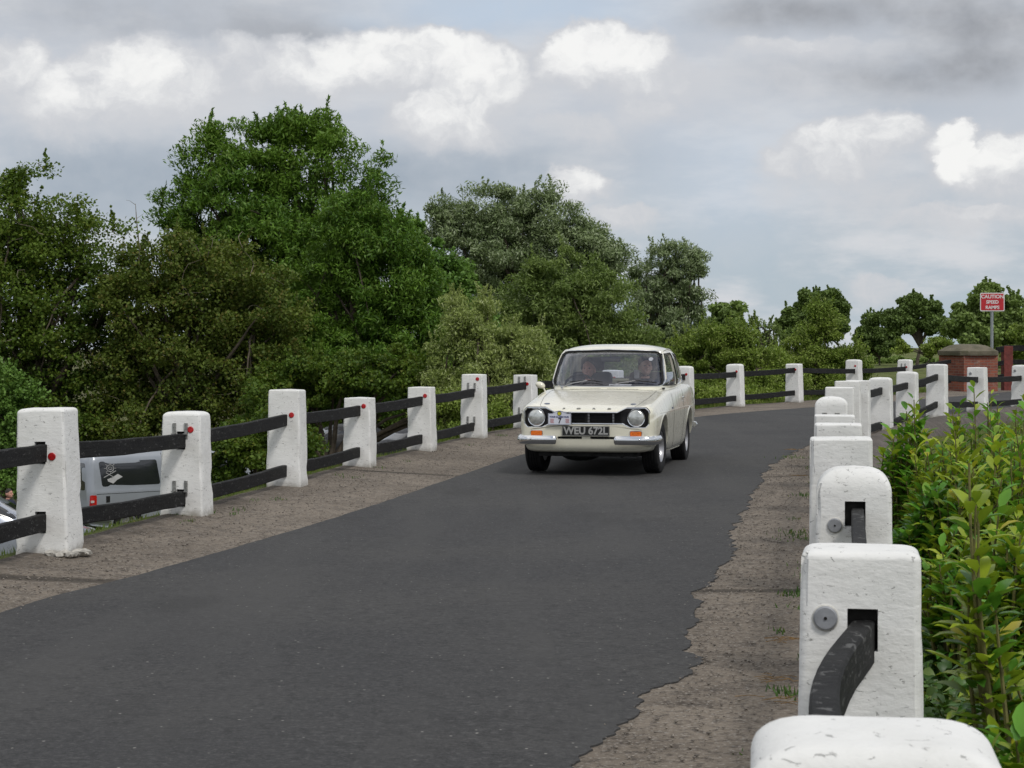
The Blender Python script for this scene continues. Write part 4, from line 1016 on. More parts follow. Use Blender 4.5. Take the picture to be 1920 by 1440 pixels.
# grass and weeds
def blades(pos, h, w):
    n = len(pos); a = rng.uniform(0, 2*PI, n); lean = rng.normal(size=(n, 2))*.35
    s = np.stack([np.cos(a), np.sin(a), np.zeros(n)], 1); h = h*(.5+.8*rng.random(n)); t = np.stack([lean[:, 0]*h, lean[:, 1]*h, h], 1)
    V = np.stack([pos-s*w/2, pos+s*w/2, pos+t*.6+s*w*.35, pos+t*1.0], 1).reshape(-1, 3); return V, np.arange(n*4).reshape(n, 4)
P_ = []
def scatter(k, y0, y1, d0, d1, n, clump=.5):
    y = rng.uniform(y0, y1, n*2); d = rng.uniform(d0, d1, n*2)
    m = np.array([mnoise.noise(Vector((float(a)*1.1, float(b_)*1.3, 4))) for a, b_ in zip(y, d)]) > -clump*.4+.1
    y, d = y[m][:n], d[m][:n]; sgn = -1 if k == 'LF' else 1
    sl_ = np.gradient(cv[k][:, 0], cv[k][:, 1]+1e-9*np.arange(len(cv[k]))); sl_ = np.interp(y, cv[k][:, 1], sl_)
    q = np.sqrt(1+sl_**2); x = xof(k, y)+sgn*d/q; yy = y-sgn*d*sl_/q
    return np.stack([x, yy, ground_z(x, yy)-.01], 1)
a_ = scatter('LF', 8, 34, .28, 1.6, 9000, .8); b_ = scatter('LF', 34, 56, .3, 3.0, 26000, 1.6); c_ = scatter('RF', 14, 44, .35, 1.2, 4000, .6)
v1, f1 = blades(a_, .05, .008); v2, f2_ = blades(b_, .13, .014); v3, f3 = blades(c_, .10, .008)
tag(mesh_np('grass', np.concatenate([v1, v2, v3]), np.concatenate([f1, f2_+len(v1), f3+len(v1)+len(v2)]), M['l_grass']), 'rough grass along the outer edge of the fences', 'grass', kind='stuff')
wv, wf, o = [], [], 0
for (px_, py_, s_, nb) in ((1506,1010,.10,70),(1502,1000,.08,50),(1500,1115,.05,40),(1497,1140,.04,25),(1494,1305,.05,30),(1460,1296,.03,14),(1487,862,.12,60),(1510,930,.06,40),(355,966,.05,60),(330,968,.06,60),(380,964,.05,40)):
    Yw = EYE/(py_-HZ)*F; x = (px_-960)/F*Yw; p = np.stack([x+rng.normal(size=nb)*s_, Yw+rng.normal(size=nb)*s_*1.4, np.full(nb, float(gz(x, Yw))+.0)], 1)
    v, f = blades(p, .030, .010); wv.append(v); wf.append(f+o); o += len(v)
for k in range(46):
    Yw = random.uniform(5.2, 27); L_ = random.random() < .4; x = float(xof('LF', Yw+6))+random.uniform(.05, .3) if L_ else float(xof('RF', Yw))-random.uniform(.17, .34); Yw = Yw+6 if L_ else Yw; nb = random.randint(6, 26); s_ = random.uniform(.02, .06)
    p = np.stack([x+rng.normal(size=nb)*s_, Yw+rng.normal(size=nb)*s_*2, np.full(nb, float(roadz(x, Yw)))], 1); v, f = blades(p, random.uniform(.012, .035), .009); wv.append(v); wf.append(f+o); o += len(v)
tag(mesh_np('weeds', np.concatenate(wv), np.concatenate(wf), M['l_ivy']), 'small weeds at the foot of the posts', 'weeds', kind='stuff')
# dry stalks and dead leaves by the right hand posts
mb = MB()
for (px_, py_, nb) in ((1470, 1205, 16), (1470, 1280, 12), (1490, 850, 14), (1480, 1320, 10), (1502, 895, 8)):
    Yw = EYE/(py_-HZ)*F; x = (px_-960)/F*Yw
    for k in range(nb):
        a = random.gauss(0, .35)+(0 if random.random() < .5 else PI); L = random.uniform(.04, .12); q = Vector((x+random.gauss(0, .05), Yw+random.gauss(0, .05), float(gz(x, Yw))+.014))
        mb.tube([q, q+Vector((math.cos(a)*L*.5, math.sin(a)*L*.5, .006)), q+Vector((math.cos(a)*L, math.sin(a)*L, .001))], .0016, 4)
tag(mb.build('dry_stalks', simple('dry straw', (.23, .14, .055), .9, 0, .4, 30), None, fix=False), 'dry brown stalks lying along the foot of the right fence', 'litter', kind='stuff')
# ------------------------------------------------------------------ vehicles: helpers
def loft(stations, ringfn, caps=True):
    rings = [ringfn(s) for s in stations]; n = len(rings[0]); mb = MB(); V = [p for r in rings for p in r]
    Fc = [(i*n+k, i*n+(k+1) % n, (i+1)*n+(k+1) % n, (i+1)*n+k) for i in range(len(rings)-1) for k in range(n)]
    if caps:
        for base, ring in ((0, rings[0]), ((len(rings)-1)*n, rings[-1])):
            c = sum((Vector(p) for p in ring), Vector())/n; V.append(tuple(c)); ci = len(V)-1
            for k in range(n): Fc.append((ci, base+k, base+(k+1) % n))
    mb.add(V, Fc); return mb
def bvh_of(o):
    bm = bmesh.new(); bm.from_mesh(o.data); t = BVHTree.FromBMesh(bm); bm.free(); return t
def cast(t, p, axis, off=.003):
    """project p onto the body along an axis ('-y' looks at the nose, '+y' the tail, '+x','-x' the sides, 'z' from above)"""
    d = {'-y': Vector((0, 1, 0)), '+y': Vector((0, -1, 0)), '+x': Vector((-1, 0, 0)), '-x': Vector((1, 0, 0)), 'z': Vector((0, 0, -1))}[axis]
    o = Vector(p)-d*6; loc, nrm, _, _ = t.ray_cast(o, d)
    if loc is None: return Vector(p)
    if nrm.dot(d) > 0: nrm = -nrm
    return loc+nrm*off
def to3(a, b_, axis): return (a, 0, b_) if axis in ('-y', '+y') else ((0, a, b_) if axis in ('+x', '-x') else (a, b_, 0))
def patch(t, poly, axis, name, mat, parent, off=.004, thick=.004, rings=5, smooth=True):
    """a fitted panel (window, lamp, plate): outline in the projection plane laid on the body"""
    c = np.mean(np.array(poly), 0); n = len(poly); V = []; Fc = []
    for k in range(1, rings+1):
        for p in poly:
            q = c+(np.array(p)-c)*k/rings; V.append(tuple(cast(t, to3(q[0], q[1], axis), axis, off)))
    V.append(tuple(cast(t, to3(c[0], c[1], axis), axis, off))); ci = len(V)-1
    for i in range(n): Fc.append((ci, i, (i+1) % n))
    for k in range(rings-1):
        for i in range(n): Fc.append((k*n+i, (k+1)*n+i, (k+1)*n+(i+1) % n, k*n+(i+1) % n))
    b0 = len(V)
    for p in poly: V.append(tuple(cast(t, to3(p[0], p[1], axis), axis, off-thick)))
    for i in range(n): Fc.append(((rings-1)*n+i, b0+i, b0+(i+1) % n, (rings-1)*n+(i+1) % n))
    mb = MB(); mb.add(V, Fc); return mb.build(name, mat, parent, smooth=40 if smooth else False)
def densify(poly, step=.04, closed=True):
    out = []; m = len(poly)
    for i in range(m if closed else m-1):
        a = np.array(poly[i]); b_ = np.array(poly[(i+1) % m]); k = max(1, int(np.linalg.norm(b_-a)/step))
        for q in range(k): out.append(tuple(a+(b_-a)*q/k))
    if not closed: out.append(tuple(poly[-1]))
    return out
def trim(mb, t, poly, axis, r, off=.003, closed=True, n=6):
    pts = [cast(t, to3(p[0], p[1], axis), axis, off) for p in densify(poly, .03, closed)]; mb.tube(pts, r, n, closed=closed); return mb
def wheel(parent, x, y, z, Rr, w, side, rimr, rim, spokes=8, steer=0.0, name='wheel'):
    """side +1: outer face towards +x"""
    mb = MB(); s = side
    prof = [(rimr*1.02, -w*.42), (rimr*1.0, -w*.40), (rimr*.90, -w*.30), (rimr*.88, w*.22), (rimr*1.0, w*.40), (rimr*1.03, w*.44), (rimr*1.0, w*.45), (rimr*.93, w*.36), (rimr*.86, w*.24), (rimr*.83, w*.10)]
    mb.lathe([(r, h*s) for r, h in prof], 36, 'x')
    mb.lathe([(.001, w*.30*s), (rimr*.18, w*.30*s), (rimr*.24, w*.26*s), (rimr*.30, w*.10*s)], 20, 'x')
    for k in range(spokes):
        a = 2*PI*k/spokes; Mx = Matrix.Rotation(a, 4, 'X'); hw = rimr*.085
        mb.prism([(rimr*.16, -hw*1.1), (rimr*.90, -hw*1.5), (rimr*.90, hw*1.5), (rimr*.16, hw*1.1)], w*.10*s, w*.25*s, 'x', Mx)
    hub = mb.build(name, rim, parent, smooth=30); hub.location = (x, y, z); hub.rotation_euler = (.2, 0, steer)
    mb = MB(); tp = [(rimr*1.0, -w*.44), (rimr*1.12, -w*.50), (Rr*.90, -w*.50), (Rr*.975, -w*.45), (Rr, -w*.36)]
    for g in (-.24, -.08, .08, .24): tp += [(Rr, (g-.04)*w), (Rr-.008, (g-.02)*w), (Rr-.008, (g+.02)*w), (Rr, (g+.04)*w)]
    tp += [(Rr, w*.36), (Rr*.975, w*.45), (Rr*.90, w*.50), (rimr*1.12, w*.50), (rimr*1.0, w*.44)]
    mb.lathe([(r, h*s) for r, h in tp], 48, 'x', closed=True); mb.build('tyre', M['tyre'], hub, smooth=40)
    mb = MB(); mb.lathe([(.001, -w*.05*s), (rimr*.86, -w*.05*s), (rimr*.86, -w*.1*s), (.001, -w*.1*s)], 24, 'x'); mb.build('brake_drum', M['under'], hub)
    return hub
def half_ring(P, n=5):
    """smooth closed ring from a half profile (x>=0) given from bottom centre to top centre, returned as (x,z) list"""
    c = catmull(P, n); c[:, 0] = np.maximum(c[:, 0], 0); left = c[::-1][1:-1].copy(); left[:, 0] *= -1
    return np.concatenate([c, left])

# ------------------------------------------------------------------ the white saloon
AXA = R(12.0)
car = empty('classic_car', (1.238, 23.32, -.034), -AXA, 'cream white vintage two door saloon driving towards us with a rally plate on its grille', 'car')
T = np.array([  # y, bottom, half width sill, half width waist, waist z, half width shoulder, shoulder z, centre z
 (-1.995,.44,.58,.635,.56,.600,.672,.665),(-1.990,.36,.62,.675,.56,.640,.705,.690),(-1.975,.30,.645,.705,.565,.668,.728,.705),(-1.945,.265,.665,.728,.57,.690,.742,.716),
 (-1.90,.250,.68,.745,.58,.700,.754,.728),(-1.80,.245,.70,.762,.60,.708,.770,.750),(-1.60,.24,.715,.775,.61,.712,.795,.785),(-1.33,.235,.725,.783,.62,.715,.825,.830),(-1.0,.22,.735,.785,.62,.716,.862,.882),
 (-.75,.21,.74,.785,.62,.715,.890,.915),(-.60,.20,.74,.785,.62,.715,.905,.930),(-.3,.19,.74,.786,.62,.718,.915,.935),(0,.19,.74,.786,.62,.722,.920,.935),(.4,.19,.74,.786,.62,.726,.925,.935),
 (.8,.20,.74,.786,.62,.732,.935,.94),(1.07,.22,.735,.786,.62,.735,.945,.945),(1.35,.24,.73,.784,.62,.735,.938,.95),(1.6,.27,.72,.776,.62,.725,.920,.935),(1.8,.30,.70,.762,.62,.71,.90,.915),
 (1.92,.34,.67,.74,.61,.69,.87,.885),(1.97,.38,.64,.71,.60,.66,.84,.85),(1.985,.44,.60,.66,.60,.62,.80,.81)])
ysd = np.concatenate([np.linspace(-1.995, -1.88, 12), np.linspace(-1.86, 1.86, 56), np.linspace(1.88, 1.985, 10)])
def ring_body(y):
    p = [float(np.interp(y, T[:, 0], T[:, i])) for i in range(1, 8)]; zb, ws, ww, zw, wh, zs, zc = p
    P = [(0, zb), (ws*.6, zb), (ws*.93, zb+.012), (ws+.012, zb+.07), (ww-.012, zb+(zw-zb)*.45), (ww, zw), (ww-.006, zw+(zs-zw)*.30), (wh+.030, zs-.055), (wh, zs-.012), (wh-.07, zs+.004), (wh*.72, zs*.35+zc*.65+.004), (wh*.35, zc+.003), (0, zc+.006)]
    return [(x, y, z) for x, z in half_ring(P, 5)]
body = loft(ysd, ring_body).build('body', M['paint'], car, smooth=True)
outer = bvh_of(body)
FRW, RRW, RAD = -1.33, 1.07, .292
for yy_, in ((FRW,), (RRW,)):
    c = MB(); c.lathe([(.355, -.9), (.355, .9)], 40, 'x', Matrix.Translation((0, yy_, .30 if yy_ < 0 else .31))); cut = c.build('cut', None)
    boolean(body, cut)
# centre tunnel block puts back the engine bay and boot between the wheels
# cockpit well
c = MB(); c.prism(roundpoly([(-.66, -.48), (.66, -.48), (.66, 1.22), (-.66, 1.22)], .08), .34, 1.3, 'z'); boolean(body, c.build('cut', None))
# grille opening
dog = [(0,.688),(.345,.688),(.445,.736),(.655,.736),(.690,.700),(.690,.560),(.655,.522),(.49,.522),(.400,.566),(0,.566)]
dogf = dog+[(-x, z) for x, z in dog[::-1][1:-1]]
dogr = roundpoly(dogf, [.001 if abs(p[0]) < .01 else .03 for p in dogf], 3)
c = MB(); c.prism(dogr, -2.1, -1.925); boolean(body, c.build('cut', None))
for (xa, xb) in ((-.318, -.045), (.045, .318)):
    c = MB(); c.prism(roundpoly([(xa, .398), (xb, .398), (xb, .424), (xa, .424)], .012), -2.1, -1.93); boolean(body, c.build('cut', None))
smoothobj(body, 32)
mb = MB(); mb.prism(dogr, -1.940, -1.926); mb.build('grille_backing', M['black'], car)
mb = MB(); mb.box(-.33, .33, -1.935, -1.928, .392, .43); mb.build('lower_vent', M['black'], car)
g = MB()
for k in range(7):
    z = .578+k*.0165; g.box(-.39, .39, -1.975, -1.955, z-.002, z+.002)
for xx in (-.30, 0.0, .30): 
    for k in range(6): g.box(xx-.012, xx+.012, -1.980, -1.958, .579+k*.0165+.003, .579+k*.0165+.012)
g.build('grille', M['rubber'], car)
g = MB()
for xx in (-.30, .028, .30):
    for k in range(6): g.box(xx-.010, xx+.010, -1.984, -1.978, .579+k*.0165+.004, .579+k*.0165+.011)
g.build('grille_badge_bars', M['alloy'], car)
mb = MB(); mb.tube([(x, -1.992+abs(x)**3*.055, z) for x, z in densify(dogr, .03)], .009, 8, closed=True); mb.build('grille_surround', M['chrome'], car, smooth=True)
mb = MB(); mb.tube([(x*1.014, -1.982+abs(x)**3*.055, .63+(z-.63)*1.08) for x, z in densify(dogr, .03)], .0045, 6, closed=True); mb.build('grille_seal', M['rubber'], car, smooth=True)
for s in (-1, 1):
    mb = MB(); mt = Matrix.Translation((s*.552, -1.975, .630)) @ Matrix.Rotation(R(90), 4, 'X')
    mb.lathe([(.0875, -.03), (.0875, .012), (.080, .020), (.060, .028), (.035, .033), (.0, .035)], 32, 'z', mt); hl = mb.build('headlight', M['lens'], car, smooth=50)
    mb = MB(); mb.lathe([(.098, -.03), (.100, .006), (.096, .014), (.088, .012), (.087, -.03)], 32, 'z', mt, closed=True); mb.build('rim', M['chrome'], hl, smooth=True)
    ip = roundpoly([(s*.55-.060, .428), (s*.55+.060, .428), (s*.55+.060, .484), (s*.55-.060, .484)], .012)
    il = patch(outer, ip, '-y', 'indicator', M['amber'], car, .016, .02)
    mb = MB(); trim(mb, outer, roundpoly([(s*.55-.064, .424), (s*.55+.064, .424), (s*.55+.064, .488), (s*.55-.064, .488)], .014), '-y', .0045, .004); mb.build('bezel', M['chrome'], il, smooth=True)
    # bumper half: a swept blade that wraps round the corner
    path = [(s*.325, -2.035), (s*.36, -2.058), (s*.50, -2.058), (s*.63, -2.045), (s*.70, -2.015), (s*.742, -1.95), (s*.765, -1.84), (s*.775, -1.74)]
    pp = catmull(path, 5); V = []; cs = [(-.012, -.020), (.0, -.046), (.014, -.050), (.028, -.030), (.034, 0), (.028, .026), (.014, .044), (0, .040), (-.012, .018)]
    for i, p in enumerate(pp):
        d = pp[min(i+1, len(pp)-1)]-pp[max(i-1, 0)]; d /= np.linalg.norm(d); nrm_ = np.array([d[1], -d[0]])*(1 if s > 0 else -1); e = min(1, .35+i*.22)
        for (a, b_) in cs: V.append((p[0]+nrm_[0]*a*e, p[1]+nrm_[1]*a*e, .391+b_*e))
    n_ = len(cs); Fc = [(i*n_+k, i*n_+(k+1) % n_, (i+1)*n_+(k+1) % n_, (i+1)*n_+k) for i in range(len(pp)-1) for k in range(n_)]+[tuple(range(n_)), tuple((len(pp)-1)*n_+k for k in range(n_))]
    mb = MB(); mb.add(V, Fc); mb.ell((s*.60, -2.088, .40), (.008, .006, .008), 8, 6); mb.build('bumper', M['chrome'], car, smooth=50)
    pr = [(s*.40, 2.03), (s*.60, 2.02), (s*.71, 1.985), (s*.755, 1.90), (s*.76, 1.74)]; mb = MB(); mb.tube([(x, y, .42) for x, y in catmull(pr, 4)], .035, 8); mb.build('bumper', M['chrome'], car, smooth=True)
mb = MB(); mb.tube([(-.42, 2.03, .42), (.42, 2.03, .42)], .035, 8); mb.build('bumper', M['chrome'], car, smooth=True)
# number plate
pl = MB(); pl.box(-.262, .262, -2.014, -2.000, .432, .540, b=.004); plo = pl.build('number_plate', M['platebk'], car)
text_mesh('WEU 672L', .112, M['platesl'], 'lettering', plo, Matrix.Translation((0, -2.0165, .486)) @ FRONT, .0015, sx=.96, bold=.0035)
mb = MB(); mb.tube([(x, -2.0150, z) for x, z in roundpoly([(-.258, .436), (.258, .436), (.258, .536), (-.258, .536)], .006, 2)], .0015, 4, closed=True); mb.build('border', M['platesl'], plo)
# rally plate
rx0, ry0 = -.288, -2.028
ol = [(-.128, .552), (.128, .552), (.128, .677)]+[(.085-.17*(k/10), .677+.030*math.sin(PI*k/10)) for k in range(0, 11)]+[(-.128, .677)]
rp = MB(); rp.prism([(rx0+x, z) for x, z in ol], ry0, ry0+.006); rpo = rp.build('rally_plate', M['rallyw'], car)
mb = MB(); mb.tube([(rx0+x*.965, ry0-.001, .622+(z-.622)*.96) for x, z in ol], .0022, 4, closed=True); mb.build('border', simple('plate edge grey', (.16, .17, .24), .5), rpo)
mb = MB(); mb.lathe([(.024, 0), (.024, .003), (0, .003)], 24, 'z', Matrix.Translation((rx0-.002, ry0, .682-.006)) @ Matrix.Rotation(R(90), 4, 'X')); em = mb.build('emblem', M['printblk'], rpo)
mb = MB(); mb.lathe([(.0185, 0), (.0185, .005), (0, .005)], 24, 'z', Matrix.Translation((rx0-.002, ry0, .682-.006)) @ Matrix.Rotation(R(90), 4, 'X')); mb.build('emblem_centre', M['yellow'], rpo)
text_mesh('TOUR CLASSIC RUN', .0235, M['navy'], 'printed_title', rpo, Matrix.Translation((rx0-.004, ry0-.002, .638)) @ FRONT, .0006, bold=.0008)
text_mesh('7', .078, M['printblk'], 'race_number', rpo, Matrix.Translation((rx0+.002, ry0-.002, .594)) @ FRONT, .0006, sx=.9, bold=.0022)
mb = MB()
for xx in (-.083, .088):
    for k in range(4): mb.box(rx0+xx-.022+.004*(k % 2), rx0+xx+.022-.003*(k % 3), ry0-.003, ry0-.0005, .611-k*.0125, .617-k*.0125)
mb.build('small_print', M['printred'], rpo)
# spaced bonnet letters lie on the lip
for ch, xx in (('F', -.258), ('O', -.092), ('R', .078), ('D', .248)):
    p = cast(outer, (xx, -1.935, 0), 'z', .002); p2 = cast(outer, (xx, -1.905, 0), 'z', .002)
    ang = math.atan2(p2.z-p.z, p2.y-p.y)
    text_mesh(ch, .052, M['steel'], 'bonnet_letter', car, Matrix.Translation(p) @ Matrix.Rotation(ang+.15, 4, 'X'), .004, sx=1.15, bold=.001)
for s in (-1, 1):
    p = cast(outer, (s*.485, -1.72, 0), 'z', 0); mb = MB(); mb.lathe([(.032, -.004), (.032, .004), (.022, .007), (0, .008)], 20, 'z', Matrix.Translation(p) @ Matrix.Rotation(.1, 4, 'X')); mb.build('bonnet_lock', M['badge'], car, smooth=True)
# shut lines
def seam(pts, axis, r=.0028, nm='panel_gap', mt='rubber', off=-.0008):
    mb = MB(); P_ = densify(pts, .03, False); mb.tube([cast(outer, to3(a, b_, axis), axis, off) for a, b_ in P_], r, 5); return mb.build(nm, M[mt], car, smooth=True)
for s in (-1, 1):
    seam([(s*.50, -1.955), (s*.545, -1.80), (s*.60, -1.3), (s*.615, -.80), (s*.60, -.76)], 'z')
    ax = '+x' if s > 0 else '-x'
    seam([(-.47, .89), (-.50, .70), (-.50, .34), (-.44, .26)], ax); seam([(.47, .90), (.46, .60), (.40, .36), (.36, .26)], ax); seam([(-.44, .255), (.36, .255)], ax)
    seam([(-1.60, .672), (-1.0, .676), (0, .68), (1.0, .68), (1.75, .66)], ax, .0035, 'side_moulding', 'paint', .002)
    seam([(-.80, .215), (.60, .215)], ax, .014, 'sill', 'paint', -.004)
    mb = MB(); p = cast(outer, (0, .36, .80), ax, .018); mb.box(p.x-.008, p.x+.008, p.y-.055, p.y+.055, p.z-.012, p.z+.008, b=.004); p3 = cast(outer, (0, .40, .755), ax, .002); mb.ell(p3, (.006, .009, .009), 8, 6); mb.build('door_handle', M['chrome'], car, smooth=True)
    p = cast(outer, (0, -.62, .70), ax, .003); mb = MB(); mb.box(p.x-.004, p.x+.004, p.y-.03, p.y+.03, p.z-.012, p.z+.012); mb.build('wing_badge', M['badge'], car)
    # flared wheel arches
    for yw in (FRW, RRW):
        mb = MB(); V = []; zc = .30 if yw < 0 else .31
        angs = np.linspace(.02*PI, .98*PI, 30); prof_ = []
        for i, a in enumerate(angs):
            e = math.sin(PI*i/29)**.5
            for (rr, xx) in ((.353, -.04), (.352, .012), (.358, .020*e), (.370, .023*e), (.392, .012*e), (.415, -.004)):
                y = yw+rr*math.cos(a); z = zc+rr*math.sin(a); xo = cast(outer, (0, y, max(z, .26)), ax, 0); xs = abs(xo.x) if abs(xo.x) > .6 else .735
                V.append((s*(xs+xx), y, z))
        Fc = [(i*6+k, i*6+k+1, (i+1)*6+k+1, (i+1)*6+k) for i in range(29) for k in range(5)]
        mb.add(V, Fc); mb.build('wheel_arch', M['paint'], car, smooth=60)
mb = MB()                                                          # scuttle vents under the windscreen
for sgn in (-1, 1):
    for k in range(22):
        xx = sgn*(.045+k*.0165); p = cast(outer, (xx, -.735, 0), 'z', .0012); mb.box(xx-.0035, xx+.0035, -.752, -.712, p.z-.004, p.z+.0015)
mb.build('scuttle_vents', simple('vent shadow', (.16, .155, .13), .7), car)
seam([(-.60, -.785), (.60, -.785)], 'z')
# underside
mb = MB(); mb.box(-.55, .55, -1.85, 1.85, .20, .34); mb.tube([(-.5, -1.33, .22), (.5, -1.33, .22)], .04, 8); mb.ell((-.15, -1.45, .20), (.22, .25, .07), 14, 8); mb.ell((.15, 1.07, .24), (.12, .12, .11), 12, 8); mb.tube([(-.6, 1.07, .25), (.6, 1.07, .25)], .04, 8); mb.tube([(.25, -1.0, .17), (.25, 1.9, .2)], .03, 8)
mb.build('underside', M['under'], car)
for s, yw in ((-1, FRW), (1, FRW), (-1, RRW), (1, RRW)):
    wheel(car, s*.670, yw, RAD, RAD, .190, s, .170, M['alloy'], 8, steer=R(-3) if yw < 0 else 0)
# greenhouse
def gh_levels(o=0.0, top=1.402):
    return [(.86,-.83+o,1.60-o,.70-o),(.93,-.735+o,1.50-o,.69-o),(1.0,-.665+o,1.42-o,.678-o),(1.10,-.56+o,1.32-o,.662-o),(1.20,-.455+o,1.21-o,.645-o),(1.29,-.345+o,1.09-o,.626-o),(1.325,-.285+o,1.02-o,.612-o),(1.352,-.21+o,.94-o,.588-o),(1.375,-.10+o,.84-o,.545-o),(1.390,.03+o,.72-o,.47-o),(1.40-o*.02,.16+o,.60-o,.33-o),(top,.26,.50,.18)]
def ring_gh(l):
    z, yf, yr, w = l; c = (yf+yr)/2; L = (yr-yf)/2; out = []
    for k in range(64):
        a = 2*PI*k/64; ca, sa = math.cos(a), math.sin(a); n_ = 4.6
        x = w*math.copysign(abs(ca)**(2/n_), ca); out.append((x, c+L*math.copysign(abs(sa)**(2/n_), sa), z+.012*max(0, min(1, (z-1.2)/.15))-.042*max(0, min(1, (z-1.15)/.2))*(abs(x)/.62)**3))
    return out
def interp_levels(ls, n=4):
    c = catmull(ls, n); return [tuple(q) for q in c]
def gh_solid(o, zt=0.0):
    ls = interp_levels([(z-zt if i > 5 else z, a, b_, w) for i, (z, a, b_, w) in enumerate(gh_levels(o, 1.402))], 3); return loft(ls, ring_gh).build('solid', None)
cab = gh_solid(0.0); cab.name = 'roof'; cab.parent = car; cab.data.materials.append(M['paint']); gb = bvh_of(cab)
inner = gh_solid(.032, .026)
for v in inner.data.vertices:
    if v.co.z < .9: v.co.z -= .1
boolean(cab, inner)
ws = [(-.628,.962),(.628,.962),(.548,1.322),(-.548,1.322)]; ws_r = roundpoly([(-.636,.950),(0,.944),(.636,.950),(.566,1.330),(0,1.346),(-.566,1.330)], [.06,.3,.06,.10,.3,.10], 6)
rw_r = roundpoly([(-.56,1.00),(.56,1.00),(.50,1.30),(-.50,1.30)], .07, 4)
dw = roundpoly([(-.50,.955),(-.205,1.300),(.335,1.315),(.40,.955)], [.03,.04,.03,.02], 3)
qw = roundpoly([(.455,.955),(.395,1.312),(.66,1.300),(.80,1.20),(.99,.975)], [.02,.03,.05,.05,.04], 3)
def prism_obj(poly, a, b_, axis): q = MB(); q.prism(poly, a, b_, axis); return q.build('cut', None)
for poly, a, b_, axn in ((ws_r, -1.3, .12, 'y'), (rw_r, .70, 1.9, 'y'), (dw, -1, 1, 'x'), (qw, -1, 1, 'x')): boolean(cab, prism_obj(poly, a, b_, axn))
smoothobj(cab, 35); cab.data.materials.clear(); cab.data.materials.append(M['paint'])
def pane(poly, a, b_, axn, name, mat):
    o1 = gh_solid(.012, .004); o2 = gh_solid(.017, .008); boolean(o1, o2); cut = prism_obj(poly, a, b_, axn); boolean(o1, cut, 'INTERSECT')
    o1.name = name; o1.parent = car; o1.data.materials.clear(); o1.data.materials.append(mat); smoothobj(o1, 30); return o1
def grow(poly, k): c = np.mean(np.array(poly), 0); return [tuple(c+(np.array(p)-c)*k) for p in poly]
pane(grow(ws_r, 1.01), -1.3, .12, 'y', 'windscreen', M['glass']); pane(grow(rw_r, 1.01), .75, 1.9, 'y', 'rear_window', M['glass_side'])
pane(grow(qw, 1.02), 0, 1, 'x', 'quarter_window', M['glass_side']); pane(grow(qw, 1.02), -1, 0, 'x', 'quarter_window', M['glass_side'])
half = [(-.50,.955),(-.36,1.10),(.376,1.10),(.40,.955)]
pane(roundpoly(half, .01, 2), 0, 1, 'x', 'door_window', M['glass_side']); pane(grow(dw, 1.02), -1, 0, 'x', 'door_window', M['glass_side'])
def gtrim(poly, ax, r, off, mt, nm, n=6):
    mb = MB(); trim(mb, gb, poly, ax, r, off, True, n); mb.build(nm, M[mt], car, smooth=True)
gtrim(grow(ws_r, .995), '-y', .0105, -.002, 'rubber', 'windscreen_seal'); gtrim(grow(ws_r, 1.018), '-y', .0055, .004, 'chrome', 'windscreen_trim')
gtrim(rw_r, '+y', .010, 0, 'rubber', 'rear_window_seal')
for ax in ('+x', '-x'): gtrim(qw, ax, .007, .001, 'chrome', 'quarter_window_trim'); gtrim(dw, ax, .006, .001, 'rubber', 'door_window_seal')
for s in (-1, 1):                                                   # rain gutter
    mb = MB(); pts = [(-.36, 1.02), (-.22, 1.20), (-.13, 1.30), (.02, 1.338), (.5, 1.350), (.85, 1.315), (1.05, 1.20)]
    trim(mb, gb, [tuple(p) for p in catmull(pts, 4)], '+x' if s > 0 else '-x', .008, .004, False); mb.build('rain_gutter', M['paint'], car, smooth=True)
# interior
mb = MB(); mb.box(-.66, .66, -.60, -.42, .72, .915, b=.03); mb.box(-.55, -.15, -.56, -.38, .88, .945, b=.03); mb.build('dashboard', M['black'], car, smooth=True)
mb = MB(); mb.box(-.655, .655, -.50, 1.2, .335, .35); mb.box(-.66, -.64, -.5, 1.2, .35, .93); mb.box(.64, .66, -.5, 1.2, .35, .93); mb.box(-.64, .64, 1.18, 1.2, .35, .93); mb.box(-.60, .60, 1.18, 1.42, .925, .945); mb.build('trim_panels', M['black'], car)
mb = MB(); mb.prism([(math.cos(a)*1.0, math.sin(a)) for a in (0, 1, 2)], 0, .001) if False else mb.tube([(-.35+.185*math.cos(a), -.335+.185*math.sin(a)*.42, .905+.185*math.sin(a)*.9) for a in np.linspace(0, 2*PI, 28, endpoint=False)], .011, 6, closed=True); mb.tube([(-.35, -.45, .84), (-.35, -.33, .905)], .015, 6)
for a in (0, PI, 1.5*PI): mb.tube([(-.35, -.335, .905), (-.35+.18*math.cos(a), -.335+.18*math.sin(a)*.42, .905+.18*math.sin(a)*.9)], .008, 5)
mb.build('steering_wheel', M['rubber'], car, smooth=True)
for s in (-1, 1):
    mb = MB(); x = s*.34; mb.box(x-.24, x+.24, -.12, .40, .42, .58, b=.06); Ms = Matrix.Translation((x, .42, .55)) @ Matrix.Rotation(R(-14), 4, 'X'); mb.box(-.24, .24, -.05, .07, -.02, .56, Ms, b=.05); mb.box(-.14, .14, -.035, .05, .57, .74, Ms, b=.035)
    mb.build('seat', M['seat'], car, smooth=True)
mb = MB(); mb.box(-.58, .58, .85, 1.15, .40, .56, b=.05); mb.box(-.58, .58, 1.08, 1.17, .5, .90, b=.04); mb.build('rear_seat', M['seat'], car, smooth=True)
mb = MB(); mb.box(-.115, .115, -.275, -.25, 1.215, 1.275, b=.012); mb.tube([(0, -.26, 1.27), (0, -.24, 1.32)], .008, 6); mb.build('rear_view_mirror', M['black'], car, smooth=True)
